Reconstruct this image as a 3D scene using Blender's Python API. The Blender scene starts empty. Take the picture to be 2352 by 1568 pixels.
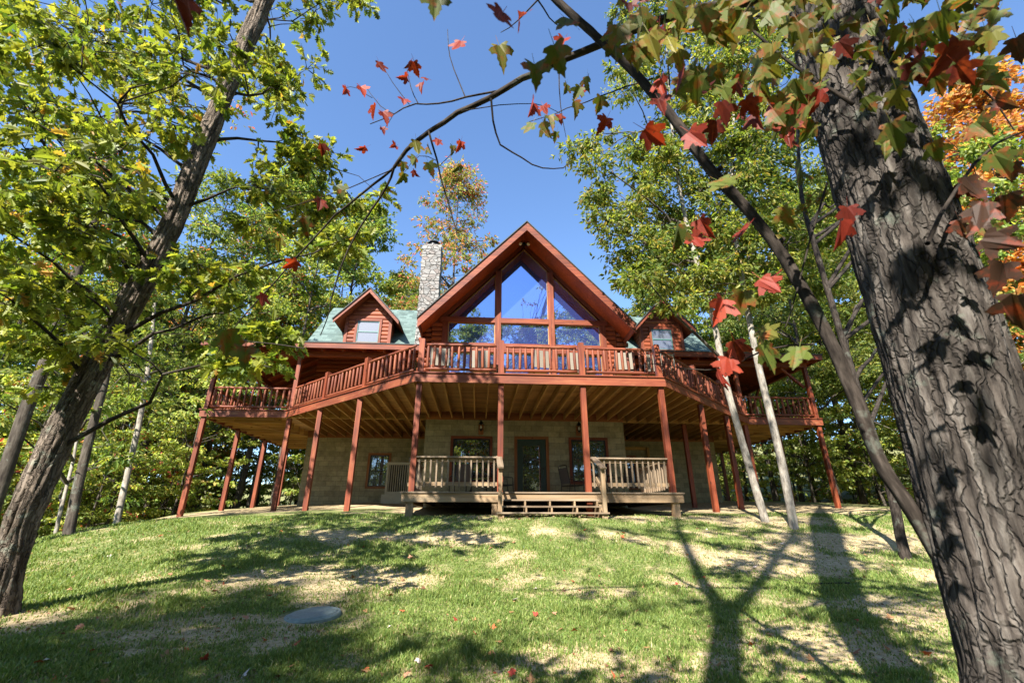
import bpy, math, random
import numpy as np
from mathutils import Vector, noise as mnoise

R = math.radians
rnd = random.Random(7)
rng = np.random.default_rng(7)
S = bpy.context.scene
COL = S.collection

# ------------------------------------------------------------------ camera, sky, sun, exposure
CZ = 1.5
FPX = 1045.0                                   # focal length in units of a 2352 px wide picture
cam_d = bpy.data.cameras.new('camera'); cam = bpy.data.objects.new('camera', cam_d); COL.objects.link(cam)
PITCH, YAW = R(21.5), R(4.0)
cam.location = (0, 0, CZ)
cam.rotation_euler = (R(90) + PITCH, 0, -YAW)
cam_d.sensor_width = 36; cam_d.lens = FPX / 2352 * 36
cam_d.clip_start = 0.05; cam_d.clip_end = 1000
cam_d.dof.use_dof = True; cam_d.dof.focus_distance = 13.0; cam_d.dof.aperture_fstop = 3.5
S.camera = cam

SUN_EL, SUN_AZ = R(42), R(28)                  # azimuth: to the left of straight behind the camera
sun_dir = Vector((-math.sin(SUN_AZ) * math.cos(SUN_EL), -math.cos(SUN_AZ) * math.cos(SUN_EL), math.sin(SUN_EL)))
W = bpy.data.worlds.new('World'); S.world = W; W.use_nodes = True
nt = W.node_tree
sky = nt.nodes.new('ShaderNodeTexSky'); sky.sky_type = 'NISHITA'; sky.sun_disc = False
sky.sun_elevation = SUN_EL; sky.sun_rotation = R(180) + SUN_AZ
sky.air_density = 1.0; sky.dust_density = 0.1; sky.ozone_density = 6.0
bg = nt.nodes['Background']; bg.inputs['Strength'].default_value = 0.1
nt.links.new(sky.outputs['Color'], bg.inputs['Color'])
sl = bpy.data.lights.new('sun', 'SUN'); sl.energy = 5.0; sl.angle = R(0.53); sl.color = (1.0, 0.95, 0.86)
so = bpy.data.objects.new('sun', sl); COL.objects.link(so)
so.rotation_euler = (-sun_dir).to_track_quat('-Z', 'Y').to_euler(); so.location = sun_dir * 60
S.view_settings.view_transform = 'Standard'; S.view_settings.look = 'None'
S.view_settings.exposure = 1.75; S.view_settings.gamma = 1.0
S.render.engine = 'CYCLES'
cy = S.cycles
cy.max_bounces = 6; cy.diffuse_bounces = 3; cy.glossy_bounces = 3; cy.transmission_bounces = 4; cy.transparent_max_bounces = 4
cy.use_denoising = True

# ------------------------------------------------------------------ picture ray -> place (used only while laying out)
_fw = Vector((math.sin(YAW) * math.cos(PITCH), math.cos(YAW) * math.cos(PITCH), math.sin(PITCH)))
_rt = Vector((math.cos(YAW), -math.sin(YAW), 0)); _up = _rt.cross(_fw)
def at(u, v, Y):
    r = _fw * FPX + _rt * (u - 1176) + _up * (784 - v)
    return Vector((0, 0, CZ)) + r * (Y / r.y)
def pix(p):
    d = Vector(p) - Vector((0, 0, CZ)); w = max(d.dot(_fw), 1e-3)
    return 1176 + FPX * d.dot(_rt) / w, 784 - FPX * d.dot(_up) / w

# ------------------------------------------------------------------ object helpers
def tag(o, label=None, cat=None, group=None, kind=None):
    if label: o['label'] = label
    if cat: o['category'] = cat
    if group: o['group'] = group
    if kind: o['kind'] = kind
    return o
def empty(name, loc, label, cat, group=None, rz=0):
    o = bpy.data.objects.new(name, None); COL.objects.link(o)
    o.location = loc; o.rotation_euler = (0, 0, rz); o.empty_display_size = 0.2
    return tag(o, label, cat, group)
def copy_tree(o, parent=None):
    c = o.copy(); COL.objects.link(c)
    if parent: c.parent = parent
    for ch in list(o.children): copy_tree(ch, c)
    return c
def raw_mesh(name, V, loops, sizes, mat, parent=None, attrs=None, smooth=False):
    me = bpy.data.meshes.new(name)
    V = np.asarray(V, np.float32); loops = np.asarray(loops, np.int32); sizes = np.asarray(sizes, np.int32)
    me.vertices.add(len(V)); me.vertices.foreach_set('co', V.ravel())
    me.loops.add(len(loops)); me.loops.foreach_set('vertex_index', loops)
    me.polygons.add(len(sizes))
    st = np.zeros(len(sizes), np.int32); st[1:] = np.cumsum(sizes)[:-1]
    me.polygons.foreach_set('loop_start', st)
    me.polygons.foreach_set('use_smooth', np.full(len(sizes), bool(smooth)))
    me.update(calc_edges=True)
    for k, (typ, a) in (attrs or {}).items():
        at_ = me.attributes.new(k, typ, 'POINT')
        at_.data.foreach_set({'FLOAT_VECTOR': 'vector', 'FLOAT_COLOR': 'color', 'FLOAT': 'value'}[typ], np.asarray(a, np.float32).ravel())
    me.materials.append(mat)
    o = bpy.data.objects.new(name, me); COL.objects.link(o)
    if parent is not None:
        o.parent = parent
        if parent.type == 'EMPTY' or True:
            # children are authored in world coordinates: undo the parent's placement
            o.matrix_parent_inverse = parent_world(parent).inverted()
    return o
def parent_world(p):
    from mathutils import Matrix
    m = Matrix.Translation(p.location) @ p.rotation_euler.to_matrix().to_4x4()
    if p.parent is not None:
        return parent_world(p.parent) @ p.matrix_parent_inverse @ m
    return m

class MB:
    """collects boxes, bars, tubes and prisms; build() links them as ONE mesh object"""
    def __init__(s): s.V = []; s.F = []; s.G = []
    def add(s, vs, fs, gs=None):
        n = len(s.V); s.V += [tuple(v) for v in vs]
        s.G += [tuple(g) for g in (gs if gs is not None else vs)]
        s.F += [tuple(i + n for i in f) for f in fs]
    BF = ((0, 3, 2, 1), (4, 5, 6, 7), (0, 1, 5, 4), (1, 2, 6, 5), (2, 3, 7, 6), (3, 0, 4, 7))
    def box(s, x0, x1, y0, y1, z0, z1):
        vs = [(x, y, z) for z in (z0, z1) for x, y in ((x0, y0), (x1, y0), (x1, y1), (x0, y1))]
        L = (x1 - x0, y1 - y0, z1 - z0); k = max(range(3), key=lambda i: L[i]); sd = rnd.uniform(0, 60)
        o = [i for i in range(3) if i != k]
        s.add(vs, MB.BF, [(v[o[0]] + sd, v[o[1]] - sd, v[k] + sd * 3) for v in vs])
    def bar(s, p, q, w, h, up=(0, 0, 1)):
        p = Vector(p); q = Vector(q); d = (q - p); L = d.length; d.normalize()
        u = Vector(up); a = d.cross(u)
        if a.length < 1e-4: a = d.cross(Vector((0, 1, 0)))
        a.normalize(); b = a.cross(d)
        a = a * w / 2; b = b * h / 2
        vs = []; gs = []; sd = rnd.uniform(0, 60)
        for e, l in ((p, 0), (q, L)):
            for i, j in ((-1, -1), (1, -1), (1, 1), (-1, 1)):
                vs.append(e + a * i + b * j); gs.append((i * w / 2 + sd, j * h / 2 - sd, l + sd * 3))
        s.add(vs, MB.BF, gs)
    def tube(s, pts, rad, n=8, cap=True):
        pts = [Vector(p) for p in pts]; m = len(pts); vs = []; gs = []; L = 0; sd = rnd.uniform(0, 60)
        ref = None
        for i, p in enumerate(pts):
            d = (pts[min(i + 1, m - 1)] - pts[max(i - 1, 0)]).normalized()
            if ref is None:
                ref = d.cross(Vector((0, 0, 1))) if abs(d.z) < .9 else d.cross(Vector((1, 0, 0)))
            a = (ref - d * ref.dot(d)).normalized(); ref = a; b = d.cross(a)
            if i: L += (p - pts[i - 1]).length
            r = rad[i] if hasattr(rad, '__len__') else rad
            for k in range(n):
                t = 2 * math.pi * k / n
                vs.append(p + (a * math.cos(t) + b * math.sin(t)) * r)
                gs.append((r * math.cos(t) + sd, r * math.sin(t) - sd, L + sd * 3))
        fs = [(i * n + k, i * n + (k + 1) % n, (i + 1) * n + (k + 1) % n, (i + 1) * n + k) for i in range(m - 1) for k in range(n)]
        if cap: fs += [tuple(range(n))[::-1], tuple((m - 1) * n + k for k in range(n))]
        s.add(vs, fs, gs)
    def prism(s, poly, y0, y1, axis='y'):
        """extrude a polygon: axis y takes (x,z), axis x takes (y,z), axis z takes (x,y)"""
        f = {'y': lambda a, b, t: (a, t, b), 'x': lambda a, b, t: (t, a, b), 'z': lambda a, b, t: (a, b, t)}[axis]
        n = len(poly); vs = [f(a, b, y0) for a, b in poly] + [f(a, b, y1) for a, b in poly]
        sd = rnd.uniform(0, 60)
        s.add(vs, [tuple(range(n)), tuple(range(2 * n - 1, n - 1, -1))] + [(i, i + n, (i + 1) % n + n, (i + 1) % n) for i in range(n)],
              [(v[1] + sd, v[2], v[0]) for v in vs])
    def ribbon(s, pts, t, z0, z1):
        """mitred upright strip along a plan polyline, t thick to the outside (right-hand side of travel)"""
        P = [Vector((p[0], p[1])) for p in pts]; n = len(P); O = []
        for i in range(n):
            d0 = (P[i] - P[i - 1]).normalized() if i else (P[1] - P[0]).normalized()
            d1 = (P[i + 1] - P[i]).normalized() if i < n - 1 else d0
            n0 = Vector((d0.y, -d0.x)); n1 = Vector((d1.y, -d1.x)); m = (n0 + n1).normalized()
            O.append(P[i] + m * (t / max(m.dot(n0), .3)))
        L = 0
        for i in range(n - 1):
            l = (P[i + 1] - P[i]).length; sd = rnd.uniform(0, 60)
            vs = []; gs = []
            for e, k, ll in ((P[i], i, 0), (P[i + 1], i + 1, l)):
                for q, w in ((e, 0), (O[k], t)):
                    for z in (z0, z1):
                        vs.append((q.x, q.y, z)); gs.append((w + sd, z - sd, ll + sd * 3))
            fs = [(2, 6, 7, 3), (4, 0, 1, 5), (1, 3, 7, 5), (0, 4, 6, 2)]
            if i == 0: fs.append((0, 2, 3, 1))
            if i == n - 2: fs.append((4, 5, 7, 6))
            s.add(vs, fs, gs)
    def build(s, name, mat, parent=None, smooth=False):
        loops = [i for f in s.F for i in f]
        return raw_mesh(name, s.V, loops, [len(f) for f in s.F], mat, parent, {'g': ('FLOAT_VECTOR', s.G)}, smooth)

# ------------------------------------------------------------------ materials
def mat_base(name):
    m = bpy.data.materials.new(name); m.use_nodes = True
    return m, m.node_tree.nodes, m.node_tree.links, m.node_tree.nodes['Principled BSDF']
def ramp(N, stops):
    r = N.new('ShaderNodeValToRGB'); e = r.color_ramp.elements
    while len(e) < len(stops): e.new(0.5)
    for x, (p, c) in zip(e, stops): x.position = p; x.color = (*c, 1)
    return r
def noise_n(N, L, vec, scale, detail=4, rough=.55, mapping=None):
    n = N.new('ShaderNodeTexNoise'); n.inputs['Scale'].default_value = scale; n.inputs['Detail'].default_value = detail
    n.inputs['Roughness'].default_value = rough
    if mapping:
        mp = N.new('ShaderNodeMapping'); mp.inputs['Scale'].default_value = mapping; L.new(vec, mp.inputs['Vector']); vec = mp.outputs[0]
    L.new(vec, n.inputs['Vector']); return n
def mixc(N, L, fac, a, b, mode='MIX'):
    m = N.new('ShaderNodeMix'); m.data_type = 'RGBA'; m.blend_type = mode
    for sock, val in ((m.inputs[0], fac), (m.inputs[6], a), (m.inputs[7], b)):
        if hasattr(val, 'is_output'): L.new(val, sock)
        elif hasattr(val, '__len__'): sock.default_value = (*val, 1) if len(val) == 3 else val
        else: sock.default_value = val
    return m.outputs[2]
def bump(N, L, h, strength, dist, b):
    bp = N.new('ShaderNodeBump'); bp.inputs['Strength'].default_value = strength; bp.inputs['Distance'].default_value = dist
    L.new(h, bp.inputs['Height']); L.new(bp.outputs[0], b.inputs['Normal'])
def attr(N, name, out='Vector'):
    a = N.new('ShaderNodeAttribute'); a.attribute_name = name; return a.outputs[out]
def wood(name, c0, c1, c2, rough=.6, sl=.9, sx=14, knots=True, wear=0.0, wearc=(.35, .3, .25)):
    m, N, L, b = mat_base(name); g = attr(N, 'g')
    n1 = noise_n(N, L, g, 1.0, 6, .6, (sx, sx, sl)); n2 = noise_n(N, L, g, 1.0, 3, .5, (1.3, 1.3, .5))
    r = ramp(N, [(.3, c0), (.52, c1), (.75, c2)]); L.new(n1.outputs[0], r.inputs[0])
    v = ramp(N, [(.3, (.62, .62, .62)), (.7, (1.22, 1.22, 1.22))]); L.new(n2.outputs[0], v.inputs[0])
    c = mixc(N, L, 1.0, r.outputs[0], v.outputs[0], 'MULTIPLY')
    if knots:
        vo = N.new('ShaderNodeTexVoronoi'); mp = N.new('ShaderNodeMapping'); mp.inputs['Scale'].default_value = (5, 5, 1.7)
        L.new(g, mp.inputs[0]); L.new(mp.outputs[0], vo.inputs['Vector']); vo.inputs['Scale'].default_value = 1
        kr = ramp(N, [(.05, (1, 1, 1)), (.11, (0, 0, 0))]); L.new(vo.outputs['Distance'], kr.inputs[0])
        c = mixc(N, L, kr.outputs[0], c, tuple(x * .35 for x in c0))
    if wear:
        n3 = noise_n(N, L, g, 1.0, 6, .7, (6, 6, 2)); wr = ramp(N, [(.55, (0, 0, 0)), (.72, (wear,) * 3)]); L.new(n3.outputs[0], wr.inputs[0])
        c = mixc(N, L, wr.outputs[0], c, wearc)
    L.new(c, b.inputs['Base Color']); b.inputs['Roughness'].default_value = rough
    b.inputs['Specular IOR Level'].default_value = .35
    bump(N, L, n1.outputs[0], .25, .01, b)
    return m
M = {}
M['red'] = wood('red_stained_wood', (.088, .0155, .0055), (.17, .0345, .012), (.255, .07, .023), wear=.4, wearc=(.28, .11, .042))
M['rail'] = wood('red_stained_log_rail', (.11, .02, .009), (.185, .046, .019), (.26, .088, .036), wear=.6, wearc=(.27, .12, .052))
M['log'] = wood('red_log_siding', (0.148, 0.026, 0.009), (0.211, 0.045, 0.014), (0.264, 0.079, 0.026), sl=.5)
M['soffit'] = wood('red_soffit_boards', (.17, .026, .007), (.27, .05, .012), (.34, .085, .02))
M['gold'] = wood('honey_lumber', (0.247, 0.119, 0.028), (0.380, 0.204, 0.057), (0.494, 0.294, 0.104), wear=.3, wearc=(0.190, 0.095, 0.033))
M['trim'] = wood('orange_window_trim', (0.149, 0.042, 0.012), (0.226, 0.077, 0.021), (0.268, 0.107, 0.036))
M['grey'] = wood('weathered_lumber', (.12, .082, .05), (.215, .155, .1), (.29, .225, .155), wear=.5, wearc=(.2, .17, .14))
M['lum'] = wood('plain_lumber', (0.190, 0.116, 0.058), (0.264, 0.179, 0.100), (0.316, 0.237, 0.148), wear=.3, wearc=(0.211, 0.158, 0.105))

def simple(name, col, rough=.5, metal=0, nscale=0, namp=.3):
    m, N, L, b = mat_base(name)
    b.inputs['Roughness'].default_value = rough; b.inputs['Metallic'].default_value = metal
    if nscale:
        tc = N.new('ShaderNodeTexCoord'); n = noise_n(N, L, tc.outputs['Object'], nscale, 5, .6)
        r = ramp(N, [(.3, tuple(c * (1 - namp) for c in col)), (.7, tuple(min(1, c * (1 + namp)) for c in col))]); L.new(n.outputs[0], r.inputs[0])
        L.new(r.outputs[0], b.inputs['Base Color'])
    else: b.inputs['Base Color'].default_value = (*col, 1)
    return m
M['black'] = simple('black_metal', (.012, .012, .014), .45, .3, 30)
M['chairmetal'] = simple('dark_chair_metal', (.02, .017, .015), .4, .4, 30)
M['sling'] = simple('beige_sling_fabric', (0.252, 0.222, 0.174), .8, 0, 60, .12)
M['darksling'] = simple('brown_sling_fabric', (.06, .045, .035), .8, 0, 60, .2)
M['acbeige'] = simple('beige_enamel', (0.338, 0.305, 0.234), .45, 0, 8, .08)
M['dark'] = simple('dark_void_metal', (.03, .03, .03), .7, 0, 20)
M['doorgreen'] = simple('dark_green_paint', (.012, .03, .024), .4, 0, 12, .2)
M['vinyl'] = simple('green_grey_vinyl', (.06, .14, .13), .45, 0, 10, .1)
M['blind'] = simple('white_blind', (.55, .56, .6), .6, 0, 10, .05)
M['bulb'] = simple('frosted_lamp_glass', (.75, .72, .62), .25)
M['lid'] = simple('green_grey_plastic', (.17, .215, .2), .55, 0, 25, .2)
M['shingdark'] = simple('black_drip_edge', (.03, .035, .035), .7, 0, 20)

def m_glass(refl=.3, tint=(.012, .014, .02), gcol=(.92, .95, 1)):
    m, N, L, b = mat_base('window_glass')
    b.inputs['Base Color'].default_value = (*tint, 1); b.inputs['Roughness'].default_value = .3
    gl = N.new('ShaderNodeBsdfGlossy'); gl.inputs['Roughness'].default_value = .015; gl.inputs['Color'].default_value = (*gcol, 1)
    fr = N.new('ShaderNodeFresnel'); fr.inputs['IOR'].default_value = 1.5
    ad = N.new('ShaderNodeMath'); ad.operation = 'ADD'; ad.inputs[1].default_value = refl; ad.use_clamp = True; L.new(fr.outputs[0], ad.inputs[0])
    tc = N.new('ShaderNodeTexCoord'); n = noise_n(N, L, tc.outputs['Object'], .9, 2)
    bp = N.new('ShaderNodeBump'); bp.inputs['Strength'].default_value = .06; bp.inputs['Distance'].default_value = .02
    L.new(n.outputs[0], bp.inputs['Height']); L.new(bp.outputs[0], gl.inputs['Normal'])
    mx = N.new('ShaderNodeMixShader'); L.new(ad.outputs[0], mx.inputs[0]); L.new(b.outputs[0], mx.inputs[1]); L.new(gl.outputs[0], mx.inputs[2])
    L.new(mx.outputs[0], N['Material Output'].inputs['Surface']); return m
M['glass'] = m_glass()
M['gableglass'] = m_glass(.5, (.03, .05, .2), (.52, .66, 1))
M['glass2'] = m_glass(.14)

def m_block():
    m, N, L, b = mat_base('split_face_block'); tc = N.new('ShaderNodeTexCoord')
    sp = N.new('ShaderNodeSeparateXYZ'); L.new(tc.outputs['Object'], sp.inputs[0])
    ad = N.new('ShaderNodeMath'); ad.operation = 'ADD'; L.new(sp.outputs[0], ad.inputs[0]); L.new(sp.outputs[1], ad.inputs[1])
    cb = N.new('ShaderNodeCombineXYZ'); L.new(ad.outputs[0], cb.inputs[0]); L.new(sp.outputs[2], cb.inputs[1])
    br = N.new('ShaderNodeTexBrick'); L.new(cb.outputs[0], br.inputs['Vector']); br.inputs['Scale'].default_value = 1
    br.inputs['Brick Width'].default_value = .41; br.inputs['Row Height'].default_value = .205; br.inputs['Mortar Size'].default_value = .007
    br.inputs['Color1'].default_value = (.31, .26, .15, 1); br.inputs['Color2'].default_value = (.21, .17, .095, 1); br.inputs['Mortar'].default_value = (.16, .137, .085, 1)
    n = noise_n(N, L, tc.outputs['Object'], 3.2, 8, .72); r = ramp(N, [(.3, (.6,) * 3), (.7, (1.25,) * 3)]); L.new(n.outputs[0], r.inputs[0])
    c = mixc(N, L, 1.0, br.outputs[0], r.outputs[0], 'MULTIPLY')
    L.new(c, b.inputs['Base Color']); b.inputs['Roughness'].default_value = .9
    a2 = N.new('ShaderNodeMath'); a2.operation = 'MULTIPLY_ADD'; L.new(br.outputs['Fac'], a2.inputs[0]); a2.inputs[1].default_value = -.7; L.new(n.outputs[0], a2.inputs[2])
    bump(N, L, a2.outputs[0], .5, .02, b); return m
M['block'] = m_block()
def m_shingle():
    m, N, L, b = mat_base('green_asphalt_shingle'); tc = N.new('ShaderNodeTexCoord')
    sp = N.new('ShaderNodeSeparateXYZ'); L.new(tc.outputs['Object'], sp.inputs[0])
    cb = N.new('ShaderNodeCombineXYZ'); L.new(sp.outputs[0], cb.inputs[0]); L.new(sp.outputs[2], cb.inputs[1])
    br = N.new('ShaderNodeTexBrick'); L.new(cb.outputs[0], br.inputs['Vector']); br.inputs['Scale'].default_value = 1
    br.inputs['Brick Width'].default_value = .3; br.inputs['Row Height'].default_value = .15; br.inputs['Mortar Size'].default_value = .006
    br.inputs['Color1'].default_value = (.115, .165, .15, 1); br.inputs['Color2'].default_value = (.05, .078, .07, 1); br.inputs['Mortar'].default_value = (.05, .09, .08, 1)
    n = noise_n(N, L, tc.outputs['Object'], 60, 3, .6); r = ramp(N, [(.35, (.7,) * 3), (.65, (1.25,) * 3)]); L.new(n.outputs[0], r.inputs[0])
    c = mixc(N, L, 1.0, br.outputs[0], r.outputs[0], 'MULTIPLY'); L.new(c, b.inputs['Base Color']); b.inputs['Roughness'].default_value = .85
    bump(N, L, br.outputs['Fac'], -.6, .02, b); return m
M['shingle'] = m_shingle()
def m_stone():
    m, N, L, b = mat_base('fieldstone'); tc = N.new('ShaderNodeTexCoord')
    nz = noise_n(N, L, tc.outputs['Object'], 2.2, 2); wv = mixc(N, L, .13, tc.outputs['Object'], nz.outputs['Color'])
    mp = N.new('ShaderNodeMapping'); mp.inputs['Scale'].default_value = (1, 1, 1.45); L.new(wv, mp.inputs[0])
    v = N.new('ShaderNodeTexVoronoi'); v.inputs['Scale'].default_value = 4.1; L.new(mp.outputs[0], v.inputs['Vector'])
    e = N.new('ShaderNodeTexVoronoi'); e.feature = 'DISTANCE_TO_EDGE'; e.inputs['Scale'].default_value = 4.1; L.new(mp.outputs[0], e.inputs['Vector'])
    sep = N.new('ShaderNodeSeparateColor'); L.new(v.outputs['Color'], sep.inputs[0])
    r = ramp(N, [(0, (.17, .14, .125)), (.25, (.235, .22, .205)), (.5, (.19, .18, .17)), (.75, (.27, .255, .235)), (1, (.2, .16, .14))]); L.new(sep.outputs[0], r.inputs[0])
    n = noise_n(N, L, tc.outputs['Object'], 18, 5, .6); r2 = ramp(N, [(.3, (.75,) * 3), (.7, (1.2,) * 3)]); L.new(n.outputs[0], r2.inputs[0])
    c = mixc(N, L, 1.0, r.outputs[0], r2.outputs[0], 'MULTIPLY')
    er = ramp(N, [(.02, (0, 0, 0)), (.07, (1, 1, 1))]); L.new(e.outputs['Distance'], er.inputs[0])
    c = mixc(N, L, er.outputs[0], (.125, .112, .1), c); L.new(c, b.inputs['Base Color']); b.inputs['Roughness'].default_value = .9
    er2 = ramp(N, [(.0, (0, 0, 0)), (.07, (1, 1, 1))]); L.new(e.outputs['Distance'], er2.inputs[0])
    bump(N, L, er2.outputs[0], .9, .05, b); return m
M['stone'] = m_stone()
def m_bark(name, c0, c1, c2, sx, sl, lichen=(.25, .3, .24), lam=.0, bs=.8, bd=.02, plates=None):
    m, N, L, b = mat_base(name); g = attr(N, 'g')
    n1 = noise_n(N, L, g, 1.0, 7, .65, (sx, sx, sl)); n2 = noise_n(N, L, g, 2.3, 4, .6)
    r = ramp(N, [(.32, c0), (.5, c1), (.72, c2)]); L.new(n1.outputs[0], r.inputs[0])
    v = ramp(N, [(.3, (.7,) * 3), (.7, (1.2,) * 3)]); L.new(n2.outputs[0], v.inputs[0])
    c = mixc(N, L, 1.0, r.outputs[0], v.outputs[0], 'MULTIPLY')
    if lam:
        n3 = noise_n(N, L, g, 4.5, 5, .7); lr = ramp(N, [(.58, (0, 0, 0)), (.66, (lam,) * 3)]); L.new(n3.outputs[0], lr.inputs[0])
        c = mixc(N, L, lr.outputs[0], c, lichen)
    h = n1.outputs[0]
    if plates:
        nw = noise_n(N, L, g, 9, 3); wv = mixc(N, L, plates[2], g, nw.outputs['Color']); mp = N.new('ShaderNodeMapping'); mp.inputs['Scale'].default_value = (plates[0], plates[0], plates[1]); L.new(wv, mp.inputs[0])
        e = N.new('ShaderNodeTexVoronoi'); e.feature = 'DISTANCE_TO_EDGE'; e.inputs['Scale'].default_value = 1; L.new(mp.outputs[0], e.inputs['Vector'])
        v1 = N.new('ShaderNodeTexVoronoi'); v1.inputs['Scale'].default_value = 1; L.new(mp.outputs[0], v1.inputs['Vector']); se = N.new('ShaderNodeSeparateColor'); L.new(v1.outputs['Color'], se.inputs[0])
        pr = ramp(N, [(0, (.7,) * 3), (1, (1.3,) * 3)]); L.new(se.outputs[0], pr.inputs[0]); c = mixc(N, L, 1.0, c, pr.outputs[0], 'MULTIPLY')
        er = ramp(N, [(.0, (1 - plates[3],) * 3), (.12, (1, 1, 1))]); L.new(e.outputs['Distance'], er.inputs[0]); c = mixc(N, L, er.outputs[0], tuple(x * .6 for x in c0), c)
        ma = N.new('ShaderNodeMath'); ma.operation = 'MULTIPLY_ADD'; L.new(n1.outputs[0], ma.inputs[0]); ma.inputs[1].default_value = .6; L.new(er.outputs[0], ma.inputs[2]); h = ma.outputs[0]
    L.new(c, b.inputs['Base Color']); b.inputs['Roughness'].default_value = .92; b.inputs['Specular IOR Level'].default_value = .15
    bump(N, L, h, bs, bd, b); return m
M['oakbark'] = m_bark('furrowed_oak_bark', (.036, .027, .021), (.14, .11, .085), (.27, .22, .18), 26, 3.2, (.26, .3, .24), lam=.5, bs=1, bd=.02, plates=(30, 4, .09, .5))
M['maplebark'] = m_bark('shaggy_maple_bark', (.016, .013, .011), (.066, .055, .047), (.16, .142, .124), 30, 4.5, (.15, .18, .14), .5, 1, .03, plates=(30, 5, .07, .38))
M['limbbark'] = m_bark('shade_toned_limb_bark', (.012, .009, .007), (.032, .025, .02), (.07, .056, .046), 40, 9, lam=.2, bs=.5, bd=.008)  # bark darkened further so its colour carries the shade on the maple limb
M['palebark'] = m_bark('pale_ash_bark', (0.128, 0.108, 0.088), (0.264, 0.232, 0.192), (0.368, 0.336, 0.288), 30, 7, (0.240, 0.280, 0.224), .3, .5, .008)
M['bark'] = m_bark('forest_bark', (0.025, 0.019, 0.016), (0.068, 0.056, 0.044), (0.127, 0.107, 0.088), 16, 3, lam=.3)

def m_leaf(name, trans=.45, hv=0.0, rough=.5, spec=.35):
    m, N, L, b = mat_base(name); c = attr(N, 'lc', 'Color')
    if hv:
        oi = N.new('ShaderNodeObjectInfo'); h = N.new('ShaderNodeHueSaturation')
        mh = N.new('ShaderNodeMapRange'); mh.inputs['To Min'].default_value = .5 - hv * .6; mh.inputs['To Max'].default_value = .505; h.inputs['Saturation'].default_value = .93
        mv = N.new('ShaderNodeMath'); mv.operation = 'MULTIPLY_ADD'; mv.inputs[1].default_value = -.35; mv.inputs[2].default_value = 1.3
        L.new(oi.outputs['Random'], mh.inputs[0]); L.new(oi.outputs['Random'], mv.inputs[0])
        L.new(mh.outputs[0], h.inputs['Hue']); L.new(mv.outputs[0], h.inputs['Value']); L.new(c, h.inputs['Color']); c = h.outputs[0]
    L.new(c, b.inputs['Base Color']); b.inputs['Roughness'].default_value = rough; b.inputs['Specular IOR Level'].default_value = spec
    tr = N.new('ShaderNodeBsdfTranslucent'); tc = mixc(N, L, 1.0, c, (1.5, 1.45, .7), 'MULTIPLY'); L.new(tc, tr.inputs['Color'])
    mx = N.new('ShaderNodeMixShader'); mx.inputs[0].default_value = trans
    L.new(b.outputs[0], mx.inputs[1]); L.new(tr.outputs[0], mx.inputs[2]); L.new(mx.outputs[0], N['Material Output'].inputs['Surface']); return m
M['leaf'] = m_leaf('forest_leaf', .5, .035)
M['oakleaf'] = m_leaf('oak_leaf', .45)
M['mapleleaf'] = m_leaf('maple_leaf', .38, rough=.55, spec=.25)
M['blade'] = m_leaf('grass_blade', .35, rough=.5, spec=.3)
M['litter'] = m_leaf('fallen_leaf', .1, rough=.8, spec=.2)

# ------------------------------------------------------------------ ground
def fbm(x, y, s, o=3, z=0.0):
    return mnoise.fractal(Vector((x * s, y * s, z)), 1.0, 2.0, o)
_gy = [-60, -25, -6, 0, 3, 6, 8, 10, 11.8, 14, 17, 20.6, 25, 40, 90, 300]
_gz = [-3.5, -2.0, -.45, 0, .18, .46, .76, 1.22, 1.58, 1.76, 1.95, 2.25, 2.5, 2.6, 2.0, 1.0]
_GY = np.linspace(-60, 300, 3601); _GZ = np.interp(_GY, _gy, _gz)
_k = np.hanning(17); _k /= _k.sum(); _GZ = np.convolve(np.pad(_GZ, 8, mode='edge'), _k, mode='valid')
def gz(x, y):
    z = float(np.interp(y, _GY, _GZ))
    if y < 9: z += max(-.03 * x, -.12) * min(1, max(0, (9 - y) / 3)) * (1 if x < 0 else .3)
    if x < -4 and y > 4: z -= .05 * min(-4 - x, 9) * min(1, (y - 4) / 4)
    xl = -8.0 - .3 * max(0, min(y - 10, 9)); dl = xl - x
    if dl > 0: z -= .3 * dl * dl / (dl + 1.5) if dl < 40 else 9.3
    rr = math.hypot(x, y - 15)
    if rr > 34: z += min(.3 * (rr - 34), 14)
    dr = x - 16
    if dr > 0: z -= min(.05 * dr, 2)
    z += .14 * math.exp(-((x - 1.7) / 2.2) ** 2 - ((y - 11.1) / .8) ** 2)
    return z + .035 * fbm(x, y, .45, 2) * min(1, 30 / (1 + abs(x) + abs(y)))
DIRT = [(-2.0, 7.4, 1.5, .8, 1.0), (-4.6, 5.7, 1.6, .6, .8), (-1.0, 10.0, 2.8, .55, .7), (1.0, 4.5, 1.6, .6, .7), (5.2, 8.4, 1.5, .8, .95), (7.4, 9.6, 1.8, .7, .9), (3.6, 5.2, 1.2, .6, .8), (8.2, 7.3, 1.6, .6, .6),
        (5.5, 6.3, 1.5, .5, .6), (3.0, 11.6, 1.8, .5, .6), (7.2, 11.6, 2.0, .9, .9), (-2.8, 5.3, 1.4, .6, .7), (-5.5, 18.6, 3.6, 2.6, 1.2), (9.5, 17.0, 5, 4.0, 1.2), (1.65, 15.0, 4.2, 3.4, 1.2), (-6.5, 16.9, 3.2, 1.1, 1.2)]
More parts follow.
